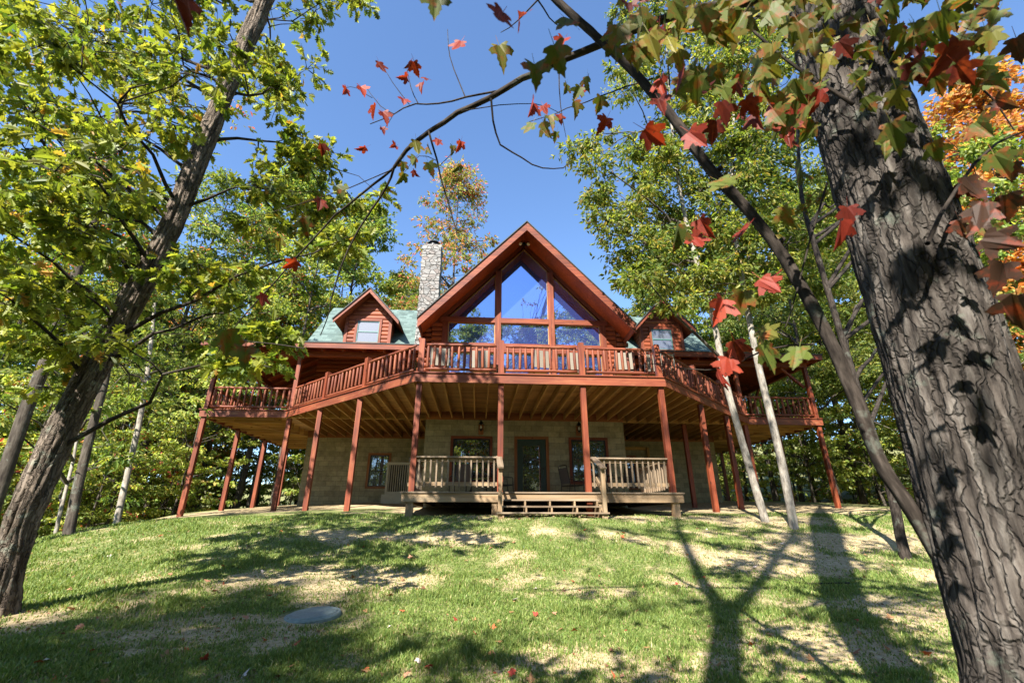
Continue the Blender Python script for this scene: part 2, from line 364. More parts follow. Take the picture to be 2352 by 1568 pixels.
def dirt(x, y):
    v = 0
    for cx, cy_, rx, ry, s in DIRT:
        d = ((x - cx) / rx) ** 2 + ((y - cy_) / ry) ** 2
        if d < 3: v = max(v, s * (1 - d / 1.6))
    v = v * .8 + .6 * fbm(x, y, .9, 5, 3.1) + .35 * fbm(x, y, 3.5, 3, 9.1) - .06
    if 2.5 < x < 10 and y < 12: v += .13
    if y > 16 and abs(x - 1.65) < 12: v += .5
    if (x < -12 or x > 15 or y > 28) and y > 2: v += .8
    if (x < -12 or x > 15 or y > 28) and y > 2: return .3
    return max(0.0, min(1.0, .5 + 1.3 * (v - .25)))
def ground():
    xs = np.concatenate([np.linspace(-200, -24, 14)[:-1], np.arange(-24, -13, .6), np.arange(-13, 14, .14), np.arange(14, 26, .6), np.linspace(26, 200, 14)])
    ys = np.concatenate([np.linspace(-120, -12, 10)[:-1], np.arange(-12, 2.6, .5), np.arange(2.6, 13, .12), np.arange(13, 26, .3), np.linspace(26, 300, 18)])
    V = []; D = []
    for y in ys:
        for x in xs:
            V.append((x, y, gz(x, y))); D.append(dirt(x, y))
    nx = len(xs); ny = len(ys)
    i = np.arange((nx - 1) * (ny - 1)); a = (i // (nx - 1)) * nx + i % (nx - 1)
    loops = np.stack([a, a + 1, a + nx + 1, a + nx], 1).ravel()
    m, N, L, b = mat_base('lawn_soil'); tc = N.new('ShaderNodeTexCoord'); d = attr(N, 'dirt', 'Fac')
    n1 = noise_n(N, L, tc.outputs['Object'], 14, 8, .7); n2 = noise_n(N, L, tc.outputs['Object'], 2.2, 5, .6)
    so_ = ramp(N, [(.3, (.19, .135, .075)), (.5, (.35, .27, .155)), (.72, (.5, .41, .26))]); L.new(n1.outputs[0], so_.inputs[0])
    gr = ramp(N, [(.3, (.05, .07, .02)), (.5, (.12, .145, .045)), (.7, (.27, .25, .11))]); L.new(n1.outputs[0], gr.inputs[0])
    ad = N.new('ShaderNodeMath'); ad.operation = 'MULTIPLY_ADD'; L.new(n2.outputs[0], ad.inputs[0]); ad.inputs[1].default_value = .5; L.new(d, ad.inputs[2])
    fr = ramp(N, [(.45, (0, 0, 0)), (.95, (1, 1, 1))]); L.new(ad.outputs[0], fr.inputs[0])
    c = mixc(N, L, fr.outputs[0], gr.outputs[0], so_.outputs[0]); L.new(c, b.inputs['Base Color']); b.inputs['Roughness'].default_value = .95
    b.inputs['Specular IOR Level'].default_value = .1
    bump(N, L, n1.outputs[0], .6, .03, b)
    o = raw_mesh('ground', V, loops, np.full(len(i), 4), m, None, {'dirt': ('FLOAT', D)}, True)
    tag(o, 'sloping lawn with bare sandy patches in front of the house', 'ground', kind='structure')
ground()

# ------------------------------------------------------------------ the log house
XC = 1.65
house = empty('log_house', (XC, 18, 2.2), 'red stained log house with green shingle roofs and a tall glazed gable', 'house')
def wall_holes(mb, x0, x1, z0, z1, y0, y1, holes):
    xs = sorted({x0, x1, *[h[0] for h in holes], *[h[1] for h in holes]}); zs = sorted({z0, z1, *[h[2] for h in holes], *[h[3] for h in holes]})
    for i in range(len(xs) - 1):
        for j in range(len(zs) - 1):
            cx = (xs[i] + xs[i + 1]) / 2; cz_ = (zs[j] + zs[j + 1]) / 2
            if any(h[0] < cx < h[1] and h[2] < cz_ < h[3] for h in holes): continue
            mb.box(xs[i], xs[i + 1], y0, y1, zs[j], zs[j + 1])
def window(parent, x0, x1, z0, z1, y, trim=.09, sash='black', tm='trim', mid=True, blinds=False):
    """frame (trim round the opening) > sash and pane; y is the wall face"""
    t = MB(); t.box(x0 - trim, x1 + trim, y - .035, y + .02, z1, z1 + trim); t.box(x0 - trim, x1 + trim, y - .035, y + .02, z0 - trim, z0)
    t.box(x0 - trim, x0, y - .03, y + .02, z0, z1); t.box(x1, x1 + trim, y - .03, y + .02, z0, z1)
    f = t.build('window', M[tm], parent)
    s = MB(); w = .045
    s.box(x0, x1, y - .012, y + .05, z0, z0 + w); s.box(x0, x1, y - .012, y + .05, z1 - w, z1)
    s.box(x0, x0 + w, y - .012, y + .05, z0 + w, z1 - w); s.box(x1 - w, x1, y - .012, y + .05, z0 + w, z1 - w)
    if mid: s.box(x0 + w, x1 - w, y - .010, y + .05, (z0 + z1) / 2 - .02, (z0 + z1) / 2 + .02)
    s.build('sash', M[sash], f)
    p = MB()
    if blinds:
        p.box(x0 + w, x1 - w, y + .012, y + .016, z0 + w, z1 - w); p.build('pane', M['blindglass'], f)
    else:
        p.box(x0 + w, x1 - w, y + .012, y + .016, z0 + w, z1 - w); p.build('pane', M['glass2'], f)
    return f
def m_blindglass():
    m, N, L, b = mat_base('glass_over_blinds'); tc = N.new('ShaderNodeTexCoord'); sp = N.new('ShaderNodeSeparateXYZ'); L.new(tc.outputs['Object'], sp.inputs[0])
    w = N.new('ShaderNodeMath'); w.operation = 'MULTIPLY'; w.inputs[1].default_value = 150; L.new(sp.outputs[2], w.inputs[0])
    s = N.new('ShaderNodeMath'); s.operation = 'SINE'; L.new(w.outputs[0], s.inputs[0])
    r = ramp(N, [(.2, (.05, .06, .09)), (.6, (.14, .15, .19))]); L.new(s.outputs[0], r.inputs[0]); L.new(r.outputs[0], b.inputs['Base Color'])
    b.inputs['Roughness'].default_value = .5; b.inputs['Coat Weight'].default_value = 1; b.inputs['Coat Roughness'].default_value = .01; b.inputs['Coat IOR'].default_value = 1.55
    return m
M['blindglass'] = m_blindglass()

YB, YW = 16.4, 20.6          # bay face, main wall face
BX0, BX1 = -1.95, 5.25
DOOR = (1.33, 2.36, 2.19, 4.22)
BW = [(-.94, .36, 2.78, 4.22), (3.28, 4.53, 2.78, 4.22)]
b_ = MB(); wall_holes(b_, BX0, BX1, 1.4, 4.93, YB, YB + .25, [DOOR] + BW)
b_.box(BX0, BX0 + .25, YB + .25, YW, 1.4, 4.93); b_.box(BX1 - .25, BX1, YB + .25, YW, 1.4, 4.93)
W2 = [(-4.72, -3.92, 2.86, 4.16)]; W2R = [(6.15, 6.95, 2.86, 4.16)]
wall_holes(b_, -7.5, BX0 + .25, 1.4, 4.93, YW, YW + .25, W2); wall_holes(b_, BX1 - .25, 10.8, 1.4, 4.93, YW, YW + .25, W2R)
b_.box(-7.5, -7.25, YW + .25, 26, 1.4, 4.93); b_.box(10.55, 10.8, YW + .25, 26, 1.4, 4.93)
b_.build('basement_wall', M['block'], house)
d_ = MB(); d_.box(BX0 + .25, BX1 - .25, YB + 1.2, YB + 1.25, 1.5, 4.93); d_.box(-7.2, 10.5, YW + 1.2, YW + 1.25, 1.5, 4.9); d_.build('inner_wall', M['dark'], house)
for h in BW: window(house, *h, YB, tm='red', mid=False)
for h in W2 + W2R: window(house, *h, YW)
dm = MB(); x0, x1, z0, z1 = DOOR
dm.box(x0 - .1, x1 + .1, YB - .035, YB + .02, z1, z1 + .1); dm.box(x0 - .1, x0, YB - .03, YB + .02, z0, z1); dm.box(x1, x1 + .1, YB - .03, YB + .02, z0, z1)
dfr = dm.build('door_frame', M['trim'], house)
dm = MB(); dm.box(x0, x0 + .2, YB, YB + .05, z0, z1); dm.box(x1 - .2, x1, YB, YB + .05, z0, z1); dm.box(x0 + .2, x1 - .2, YB, YB + .05, z1 - .22, z1); dm.box(x0 + .2, x1 - .2, YB, YB + .05, z0, z0 + .12)
door = dm.build('door', M['doorgreen'], house)
dm = MB(); dm.box(x0 + .2, x1 - .2, YB + .02, YB + .03, z0 + .12, z1 - .22); dm.build('pane', M['glass2'], door)
dm = MB(); dm.tube([(x1 - .1, YB, 3.2), (x1 - .1, YB - .05, 3.2), (x1 - .1, YB - .055, 3.2)], [.014, .014, .03], 8); dm.tube([(x1 - .1, YB - .05, 3.2), (x1 - .2, YB - .05, 3.2)], .011, 6); dm.build('handle', M['black'], door)
t_ = MB(); t_.bar((4.9, YW - .06, 4.55), (7.6, YW - .06, 4.55), .05, .14); t_.bar((7.6, YW - .1, 1.9), (7.6, YW - .1, 4.6), .1, .1); t_.build('wall_batten', M['gold'], house)

# log siding: stacked half-round logs
def logs(mb, x0, x1, z0, z1, y, h=.2, bulge=.055, axis='x'):
    n = max(1, round((z1 - z0) / h)); hh = (z1 - z0) / n; k = 6
    for i in range(n):
        pr = [(math.sin(math.pi * j / k) * bulge, z0 + i * hh + hh * (.5 - .5 * math.cos(math.pi * j / k))) for j in range(k + 1)]
        sd = rnd.uniform(0, 60); vs = []; gs = []
        for e in (x0, x1):
            for o, z in pr:
                vs.append((e, y - o, z) if axis == 'x' else (y - o, e, z)); gs.append((o + sd, z, e + sd * 2))
        m_ = k + 1; f = [(j, j + m_, j + m_ + 1, j + 1) for j in range(k)] + [tuple(range(m_)), tuple(range(2 * m_ - 1, m_ - 1, -1))]
        mb.add(vs, f, gs)
for x0_, x1_, xe, xb in ((-7.6, BX0 + .1, -7.6, BX0), (BX1 - .1, 10.9, 10.7, BX1 - .2)):
    w_ = MB(); w_.box(x0_, x1_, YW, YW + .2, 5.22, 9.0); logs(w_, x0_, x1_, 5.22, 8.9, YW, .21)
    w_.box(xe, xe + .2, YW + .2, 25.4, 5.22, 8.9); w_.prism([(YW + .2, 8.9), (25.4, 8.9), (22.9, 11.9)], xe, xe + .2, 'x')
    w_.box(xb, xb + .2, YB + .2, YW - .06, 5.22, 8.7); logs(w_, YB + .2, YW - .06, 5.22, 8.6, xb, .2, .06, 'y')
    w_.build('log_wall', M['log'], house)
# gable front: log returns, corner log ends, posts, beam, glass
GA = 1.08                                          # rake slope
for s in (-1, 1):
    g_ = MB(); a, c = sorted((XC + s * 3.22, XC + s * 3.6)); logs(g_, a, c, 5.22, 8.72, YB + .02, .2, .06); g_.box(a, c, YB + .02, YB + .2, 5.22, 8.72)
    g_.build('log_return', M['log'], house)
for s in (-1, 1):
    le = MB()
    for i in range(17):
        z = 5.32 + .205 * i; l = rnd.uniform(.0, .06) + (.12 if i % 2 else 0)
        if z > 8.75: continue
        le.tube([(XC + s * 3.56, YB + .1, z), (XC + s * (3.95 + l), YB + .1, z)], .1, 10)
    le.build('log_ends', M['log'], house, True)
XM = 1.06; ZB0, ZB1, ZAP = 8.72, 8.93, 12.17
po = MB()
for s in (-1, 1):
    x = XC + s * XM
    p1 = MB(); p1.box(x - .115, x + .115, YB - .1, YB + .12, 5.22, ZAP - XM * GA + .02); p1.build('gable_post', M['red'], house)
    x = XC + s * 3.1
    p1 = MB(); p1.box(x - .11, x + .11, YB - .08, YB + .12, 5.22, 8.715); p1.build('gable_post', M['red'], house)
for bx_ in ((XC - 3.3, XC - XM - .118), (XC - XM + .118, XC + XM - .118), (XC + XM + .118, XC + 3.3)):
    be = MB(); be.box(bx_[0], bx_[1], YB - .085, YB + .12, ZB0, ZB1); be.build('gable_beam', M['red'], house)
# XC - XM - .118, YB - .085, YB + .12, ZB0, ZB1); be.box(XC - XM + .118, XC + XM - .118, YB - .085, YB + .12, ZB0, ZB1); be.box(XC + XM + .118, XC + 3.3, YB - .085, YB + .12, ZB0, ZB1)
for a, c in ((XC - 2.985, XC - XM - .12), (XC - XM + .12, XC + XM - .12), (XC + XM + .12, XC + 2.985)):
    be = MB(); be.box(a, c, YB - .07, YB + .12, 7.5, 7.86); be.build('window_sill_band', M['red'], house)
# rake trim inside the gable, under the soffit
tr = MB()
for s in (-1, 1):
    xa, za = XC + s * 3.45, ZAP - 3.45 * GA + .05
    tr.bar((XC + s * .05, YB + .01, ZAP + .16), (xa, YB + .01, za + .16), .16, .05, (0, 1, 0))
tr.build('gable_rake_trim', M['red'], house)
gw = MB()
for s in (-1, 1): gw.prism([(XC, ZAP + .2), (XC + s * 3.75, ZAP + .2 - 3.75 * GA), (XC + s * 3.75, ZAP + .75 - 3.75 * GA), (XC, ZAP + .75)][::s], YB + .06, YB + .16)
gw.build('gable_header', M['soffit'], house)
def pane(poly, name='gable_pane'):
    p = MB(); p.prism(poly, YB + .03, YB + .04); o = p.build(name, M['gableglass'], house)
    e = MB(); n = len(poly); cx = sum(q[0] for q in poly) / n; cz = sum(q[1] for q in poly) / n
    for i in range(n):
        a, c = poly[i], poly[(i + 1) % n]
        q0 = Vector((a[0] + (cx - a[0]) * .008, YB + .012 - .001 * i, a[1] + (cz - a[1]) * .008)); q1 = Vector((c[0] + (cx - c[0]) * .008, YB + .012 - .001 * i, c[1] + (cz - c[1]) * .008))
        e.bar(q0, q1, .03, .035, (0, 1, 0))
    e.build('glazing_bead', M['gold'], o)
    return o
zr = lambda d: ZAP - d * GA
pane([(XC - XM + .115, ZB1), (XC + XM - .115, ZB1), (XC + XM - .115, zr(XM - .115)), (XC, ZAP), (XC - XM + .115, zr(XM - .115))])
for s in (-1, 1): pane([(XC + s * (XM + .115), ZB1), (XC + s * 2.98, ZB1), (XC + s * (XM + .115), zr(XM + .115))][::s])
for a, c in ((XC - 2.985, XC - XM - .115), (XC - XM + .115, XC + XM - .115), (XC + XM + .115, XC + 2.985)):
    pane([(a, 7.86), (c, 7.86), (c, ZB0), (a, ZB0)]); pane([(a, 5.35), (c, 5.35), (c, 7.5), (a, 7.5)])
# gable roof
YR0, YRB = 15.05, 22.9
ZRT = 12.62; HW = 3.98
def roof_slab(mb, s, y0, y1, t, off=0.0, hw=HW, xi=0.0):
    n = Vector((s * GA, 1)).normalized() * t; zt = ZRT - off
    A_ = (XC + s * xi, zt - xi * GA); B_ = (XC + s * hw, zt - hw * GA)
    mb.prism([A_, B_, (B_[0] - n.x * 0, B_[1] - t * 1.47), (A_[0], A_[1] - t * 1.47)][::s], y0, y1)
for s in (-1, 1):
    r_ = MB(); roof_slab(r_, s, YR0 - .03, YRB, .035, 0, HW + .03); rf = r_.build('gable_roof', M['shingle'], house)
    r_ = MB(); roof_slab(r_, s, YR0 + .051, YB + 5, .05, .055, HW - .04); r_.build('soffit', M['soffit'], rf)
    r_ = MB(); roof_slab(r_, s, YR0, YR0 + .05, .25, .055, HW); r_.build('rake_board', M['red'], rf)
    r_ = MB(); roof_slab(r_, s, YR0 - .045, YR0 - .003, .03, -.002, HW + .03); r_.build('drip_edge', M['shingdark'], rf)
    r_ = MB(); x = XC + s * (HW - .02); z = ZRT - HW * GA
    r_.box(x - .02, x + .02, YR0 + .05, YRB - 1, z - .33, z - .06); r_.build('eave_board', M['red'], rf)
# main roof (ridge along x), seen above the porch eave
MX0, MX1 = -8.1, 11.4; MS = 1.1; ZR = 12.25; YRG = 22.95
mr = MB()
for s in (-1, 1): mr.prism([(YRG, ZR), (YRG + s * 3.6, ZR - 3.6 * MS), (YRG + s * 3.6, ZR - 3.6 * MS - .1), (YRG, ZR - .12)][::-s], MX0, MX1, 'x')
mrf = mr.build('main_roof', M['shingle'], house)
for x in (MX0 + .02, MX1 - .02):
    f_ = MB()
    for s in (-1, 1): f_.bar((x, YRG, ZR - .21), (x, YRG + s * 3.5, ZR - 3.5 * MS - .21), .05, .2, (1, 0, 0))
    f_.build('rake_board', M['red'], mrf)
# porch roof: hipped skirt round three sides
EY, EX0, EX1, EZ = 16.25, -10.2, 13.5, 7.66
def quad_slab(mb, q, t):
    vs = [Vector(p) for p in q] + [Vector(p) - Vector((0, 0, t)) for p in q]
    mb.add(vs, [(0, 1, 2, 3), (7, 6, 5, 4), (0, 4, 5, 1), (1, 5, 6, 2), (2, 6, 7, 3), (3, 7, 4, 0)])
Wz = 8.55
for s, (ex, wx, bx) in ((-1, (EX0, -7.5, BX0 - .25)), (1, (EX1, 10.8, BX1 + .25))):
    p_ = MB(); quad_slab(p_, [(ex, EY, EZ), (bx, EY, EZ), (bx, 20.4, Wz + .35), (wx, 20.4, Wz + .35)][::-s], .1)
    quad_slab(p_, [(ex, EY, EZ), (wx, 20.4, Wz + .35), (wx, 27, Wz + .35), (ex, 27, EZ)][::-s], .1)
    prf = p_.build('porch_roof', M['shingle'], house)
    c_ = MB(); quad_slab(c_, [(ex, EY + .03, EZ - .105), (bx, EY + .03, EZ - .105), (bx, 20.4, Wz + .24), (wx, 20.4, Wz + .24)][::-s], .03)
    quad_slab(c_, [(ex - s * .03, EY, EZ - .105), (wx, 20.4, Wz + .24), (wx, 27, Wz + .24), (ex - s * .03, 27, EZ - .105)][::-s], .03)
    c_.build('porch_ceiling', M['soffit'], prf)
    f_ = MB(); pts = [(ex, 27), (ex, EY), (bx, EY)]; 
    if s > 0: pts = [(bx, EY), (ex, EY), (ex, 27)]
    f_.ribbon(pts, .04, EZ - .2, EZ + .0); f_.build('eave_board', M['red'], prf)
    f_ = MB(); f_.ribbon(pts, .065, EZ + .003, EZ + .035); f_.build('drip_edge', M['shingdark'], prf)
    rr = MB()
    for i in range(7):
        y = 20.7 + i * .8
        rr.bar((ex - s * .1, y, EZ - .2), (wx, y, Wz + .14), .05, .15)
    rr.bar((ex - s * .12, EY + .12, EZ - .2), (wx, 20.4, Wz + .14), .06, .16)
    for i in range(12):
        x = ex - s * (.5 + i * .75); lim = min(1, abs(x - ex) / abs(wx - ex))
        if abs(x - XC) > 4: rr.bar((x, EY + .1, EZ - .2), (x, EY + .1 + (20.3 - EY) * lim, EZ - .2 + (Wz + .34 - EZ) * lim), .05, .15)
    rr.build('rafter', M['red'], prf)
# dormers
def dormer(xc):
    Y0 = 20.0; hw = 1.0; ap = 11.72; fe = 10.1; k = (ap - fe) / 1.48; y1 = 22.6
    w = MB(); win = (xc - .5, xc + .5, 9.15, 10.22)
    zt = lambda d: ap - .22 - d * k
    logs(w, xc - hw, win[0] - .12, 8.75, 10.31, Y0, .2, .05); logs(w, win[1] + .12, xc + hw, 8.75, 10.31, Y0, .2, .05)
    for i in range(5):
        z = 10.31 + i * .22; h2 = (ap - .25 - z - .1) / k
        if h2 > .1: logs(w, xc - min(hw, h2), xc + min(hw, h2), z, z + .22, Y0, .22, .05)
    w.box(xc - hw, win[0] - .1, Y0, Y0 + .1, 8.75, 10.35); w.box(win[1] + .1, xc + hw, Y0, Y0 + .1, 8.75, 10.35)
    w.box(xc - hw, xc - hw + .1, Y0 + .1, y1, 8.75, zt(hw) + .05); w.box(xc + hw - .1, xc + hw, Y0 + .1, y1, 8.75, zt(hw) + .05)
    logs(w, Y0 + .1, y1, 8.75, zt(hw), xc - hw, .2, .05, 'y')
    w.prism([(xc - hw, 10.32), (xc + hw, 10.32), (xc + hw, zt(hw) + .1), (xc, zt(0) + .1), (xc - hw, zt(hw) + .1)], Y0 + .003, Y0 + .1)
    d = w.build('dormer', M['log'], house)
    for s in (-1, 1):
        c = MB(); c.box(xc + s * (hw + .0) - .07, xc + s * (hw + .0) + .07, Y0 - .075, Y0 + .1, 8.75, zt(hw) + .02)
        c.build('corner_board', M['red'], d)
    for s in (-1, 1):
        P = lambda dx, o: (xc + s * dx, ap - dx * k - o)
        r = MB(); r.prism([P(0, 0), P(1.5, 0), P(1.5, .05), P(0, .05)][::s], Y0 - .62, 22.8); r.build('dormer_roof', M['shingle'], d)
        r = MB(); r.prism([P(0, .054), P(1.47, .054), P(1.47, .24), P(0, .26)][::s], Y0 - .6, Y0 - .555); r.build('rake_board', M['red'], d)
        r = MB(); r.prism([P(0, -.004), P(1.52, -.004), P(1.52, .05), P(0, .05)][::s], Y0 - .65, Y0 - .622); r.build('drip_edge', M['shingdark'], d)
        r = MB(); r.prism([P(0, .056), P(1.45, .056), P(1.45, .12), P(0, .12)][::s], Y0 - .553, y1); r.build('soffit', M['soffit'], d)
    # window, children of the dormer
    x0, x1, z0, z1 = win
    f = MB(); f.box(x0 - .11, x1 + .11, Y0 - .09, Y0 + .05, z1, z1 + .1); f.box(x0 - .11, x0, Y0 - .085, Y0 + .05, z0 - .3, z1); f.box(x1, x1 + .11, Y0 - .085, Y0 + .05, z0 - .3, z1); f.box(x0, x1, Y0 - .08, Y0 + .05, z0 - .3, z0)
    f.build('window_frame', M['red'], d)
    s_ = MB(); w2 = .04
    s_.box(x0, x1, Y0 - .06, Y0, z1 - w2, z1); s_.box(x0, x1, Y0 - .06, Y0, z0, z0 + w2); s_.box(x0, x0 + w2, Y0 - .06, Y0, z0 + w2, z1 - w2); s_.box(x1 - w2, x1, Y0 - .06, Y0, z0 + w2, z1 - w2)
    s_.box(x0 + w2, x1 - w2, Y0 - .055, Y0, (z0 + z1) / 2 - .025, (z0 + z1) / 2 + .025); s_.build('window_sash', M['vinyl'], d)
    p = MB(); p.box(x0 + w2, x1 - w2, Y0 - .03, Y0 - .025, z0 + w2, z1 - w2); p.build('window_pane', M['blindglass'], d)
for x in (XC - 6.98, XC + 7.05): dormer(x)
# chimney: fieldstone, slightly uneven faces
ch = MB(); cx0, cx1, cy0, cy1 = -3.08, -2.16, 19.6, 20.5
nz = 46
for i in range(nz):
    z0, z1 = 7.6 + i * .147, 7.6 + (i + 1) * .147
    j = lambda: rnd.uniform(-.018, .018)
    ch.box(cx0 + j(), cx1 + j(), cy0 + j(), cy1 + j(), z0, z1 + .003)
chim = ch.build('chimney', M['stone'], house)
cc = MB(); zt = 7.6 + nz * .147
cc.tube([(-2.6, 20.05, zt - .02), (-2.6, 20.05, zt + .12), (-2.6, 20.05, zt + .125), (-2.6, 20.05, zt + .3)], [.28, .28, .22, .22], 20); cc.tube([(-2.6, 20.05, zt + .3), (-2.6, 20.05, zt + .36)], [.3, .26], 20)
cc.build('chimney_cap', M['black'], chim)

# ------------------------------------------------------------------ the wraparound deck
DY = 11.8; ZD0, ZD1 = 4.935, 5.17
A1, A2, B1, B2, C1, C2 = (-1.75, DY), (5.05, DY), (-6.95, 16.7), (10.25, 16.7), (-9.9, 16.7), (13.2, 16.7)
deck = empty('wraparound_deck', (XC, 13, gz(XC, 13)), 'raised red wooden deck on tall posts wrapped round the house', 'deck')
def xr(y):                                        # plan extent of the deck at depth y
    if y >= 16.7: return -9.9, 13.2
    t = (y - DY) / 4.9; return A1[0] + (B1[0] - A1[0]) * t, A2[0] + (B2[0] - A2[0]) * t
fl = MB(); y = DY + .01
while y < 25:
    xl, xh = xr(y + .07); fl.box(xl + .02, xh - .02, y, y + .134, ZD1 + .003, ZD1 + .036); y += .14
fl.build('deck_floor', M['gold'], deck)
edge = [(-9.9, 25), C1, B1, A1, A2, B2, C2, (13.2, 25)]
f_ = MB(); f_.ribbon(edge, .04, ZD0, ZD1); f_.build('fascia', M['rail'], deck)
f_ = MB(); f_.ribbon(edge, .075, ZD1 + .006, ZD1 + .04); f_.build('floor_edge', M['red'], deck)
x = -6.7
while x < 10.2:
    y0 = DY if A1[0] <= x <= A2[0] else (DY + 4.9 * ((A1[0] - x) / (A1[0] - B1[0]) if x < A1[0] else (x - A2[0]) / (B2[0] - A2[0])))
    ye = YB - .05 if BX0 < x < BX1 else YW - .05
    if ye - y0 > .3:
        j = MB(); j.box(x - .019, x + .019, y0 + .03, ye, ZD0 + .004, ZD1); j.build('joist', M['gold'], deck)
    x += .406
for s, x0, x1 in ((-1, -9.88, -7.52), (1, 10.82, 13.18)):
    y = 17.1
    while y < 24.6:
        j = MB(); j.box(x0 + (0 if y > 20.6 else 0), x1, y - .019, y + .019, ZD0 + .004, ZD1); j.build('joist', M['gold'], deck); y += .61
for a, c in ((-6.9, BX0 - .02), (BX1 + .02, 10.2)):
    j = MB(); j.box(a, c, 16.66, 16.74, ZD0 - .004, ZD1 - .003); j.build('header_beam', M['gold'], deck)
j = MB(); j.box(BX0, BX1, YB - .045, YB - .003, ZD0 - .05, ZD1 - .004); j.build('ledger', M['trim'], deck)
for a, c in ((-7.5, BX0 - .01), (BX1 + .01, 10.8)):
    j = MB(); j.box(a, c, YW - .045, YW - .003, ZD0 - .05, ZD1 - .004); j.build('ledger', M['trim'], deck)
for q in (((-9.8, 16.8), (-7.5, 20.5)), ((13.1, 16.8), (10.8, 20.5))):
    j = MB(); j.bar((*q[0], ZD0 + .1), (*q[1], ZD0 + .1), .04, .2); j.build('hip_joist', M['gold'], deck)
PW = .07
def post(x, y, z0, z1, mat='red', w=PW):
    j = MB(); j.bar((x, y, z0), (x, y, z1), 2 * w, 2 * w, (0, 1, 0)); return j.build('post', M[mat], deck)
lin = lambda a, c, t: (a[0] + (c[0] - a[0]) * t, a[1] + (c[1] - a[1]) * t)
FX = [A1[0] + .1, XC - 1.12, XC + 1.12, A2[0] - .1]
for x in FX: post(x, DY + .1, gz(x, DY) - .3, ZD0 - .01)
for a, c in ((A1, B1), (A2, B2)):
    for t in (.36, .68):
        x, y = lin(a, c, t); post(x, y + .13, gz(x, y) - .3, ZD0 - .01)
for x in (B1[0] + .1, B2[0] - .1, C1[0] + .09, C2[0] - .09): post(x, 16.79, gz(x, 16.8) - .3, ZD0 - .01)
for x in (-9.81, 13.11):
    for y in (19.3, 21.8, 24.4): post(x, y, gz(x, y) - .3, ZD0 - .01)
for x in (-4.45, 7.75): post(x, 16.85, gz(x, 16.85) - .3, ZD0 - .01)
# upper posts carrying the porch roof
for x in (C1[0] + .09, B1[0] + .1, B2[0] - .1, C2[0] - .09): post(x, 16.79, ZD1 + .04, EZ - .36)
for x in (-4.3, 7.6): post(x, 16.79, ZD1 + .04, EZ - .36)
for x in (-9.81, 13.11):
    for y in (20.9, 24.6): post(x, y, ZD1 + .04, EZ - .36)
j = MB(); j.box(-9.9, -2.3, 16.72, 16.86, EZ - .355, EZ - .16); j.build('porch_beam', M['red'], deck)
j = MB(); j.box(5.6, 13.2, 16.72, 16.86, EZ - .355, EZ - .16); j.build('porch_beam', M['red'], deck)
for x in (-9.81, 13.11):
    j = MB(); j.box(x - .06, x + .06, 16.87, 26, EZ - .352, EZ - .16); j.build('porch_beam', M['red'], deck)
    s = 1 if x < 0 else -1
    j = MB(); j.bar((x, 20.8, 6.5), (x, 20.0, 7.3), .09, .09)
    j.build('brace', M['red'], deck)
    j = MB(); j.bar((x + s * .1, 16.9, 6.5), (x + s * .9, 16.93, 7.3), .09, .09); j.build('brace', M['red'], deck)
# railing
RT, RB = 6.03, 5.33
NB = [0]
def railing(a, c, n, single=True):
    a = Vector((*a, 0)); c = Vector((*c, 0)); d = (c - a).normalized()
    m = MB(); k = 9
    for z in (RT, RB):
        pts = [a + d * .06 + (c - a - d * .12) * (i / k) + Vector((0, 0, z + rnd.uniform(-.006, .006))) for i in range(k + 1)]
        m.tube(pts, [.034 if i in (0, k) else rnd.uniform(.039, .047) for i in range(k + 1)], 10)
    r = m.build('railing', M['rail'], deck, True)
    mm = MB()
    for i in range(n):
        p = a + (c - a) * ((i + .62) / (n + .24)); jx = Vector((rnd.uniform(-.012, .012), 0, 0)); w = rnd.uniform(.034, .043)
        zb, zt = RB + .045, RT - .03
        pts = [p + Vector((0, 0, zb - .01)), p + Vector((0, 0, zb + .03)), p + jx + Vector((0, 0, (zb + zt) / 2)), p + jx * 1.3 + Vector((0, 0, zt - .07)), p + jx * 1.3 + Vector((0, 0, zt))]
        q = MB() if single else mm
        q.tube(pts, [w * .62, w, w * rnd.uniform(.95, 1.06), w, w * .5], 9)
        if single:
            q.build('baluster', M['rail'], r, True); NB[0] += 1
    if not single: tag(mm.build('baluster', M['rail'], r, True), kind='stuff')
fy = DY + .06
for i in range(3): railing((FX[i] + .07, fy), (FX[i + 1] - .07, fy), 12)
def rpost(x, y, z1=RT + .14, ang=0):
    j = MB(); j.bar((x, y, ZD1 + .04), (x, y, z1), .15, .15, (math.sin(ang), math.cos(ang), 0))
    j.bar((x, y, z1), (x, y, z1 + .02), .11, .11, (math.sin(ang), math.cos(ang), 0)); j.build('railing_post', M['red'], deck)
for x in FX: rpost(x, fy)
off = .05
for s, a, c in ((-1, A1, B1), (1, A2, B2)):
    ia = (a[0] - s * .04, a[1] + .07); ic = (c[0] - s * .06, c[1] + .09)
    P = [lin(ia, ic, t) for t in (.015, .345, .67, .985)]
    for i in range(3):
        n = 11 if s < 0 else 11
        railing(P[i], P[i + 1], n, single=(s < 0 or i == 0))
    for p in P[1:3]: rpost(*p, ang=R(45))
railing((C1[0] + .1, 16.79), (B1[0] + .08, 16.79), 13); railing((B2[0] - .08, 16.79), (C2[0] - .1, 16.79), 13, single=False)
for x in (-9.81, 13.11):
    railing((x, 16.85), (x, 20.8), 20, False); railing((x, 21.0), (x, 24.5), 18, False)

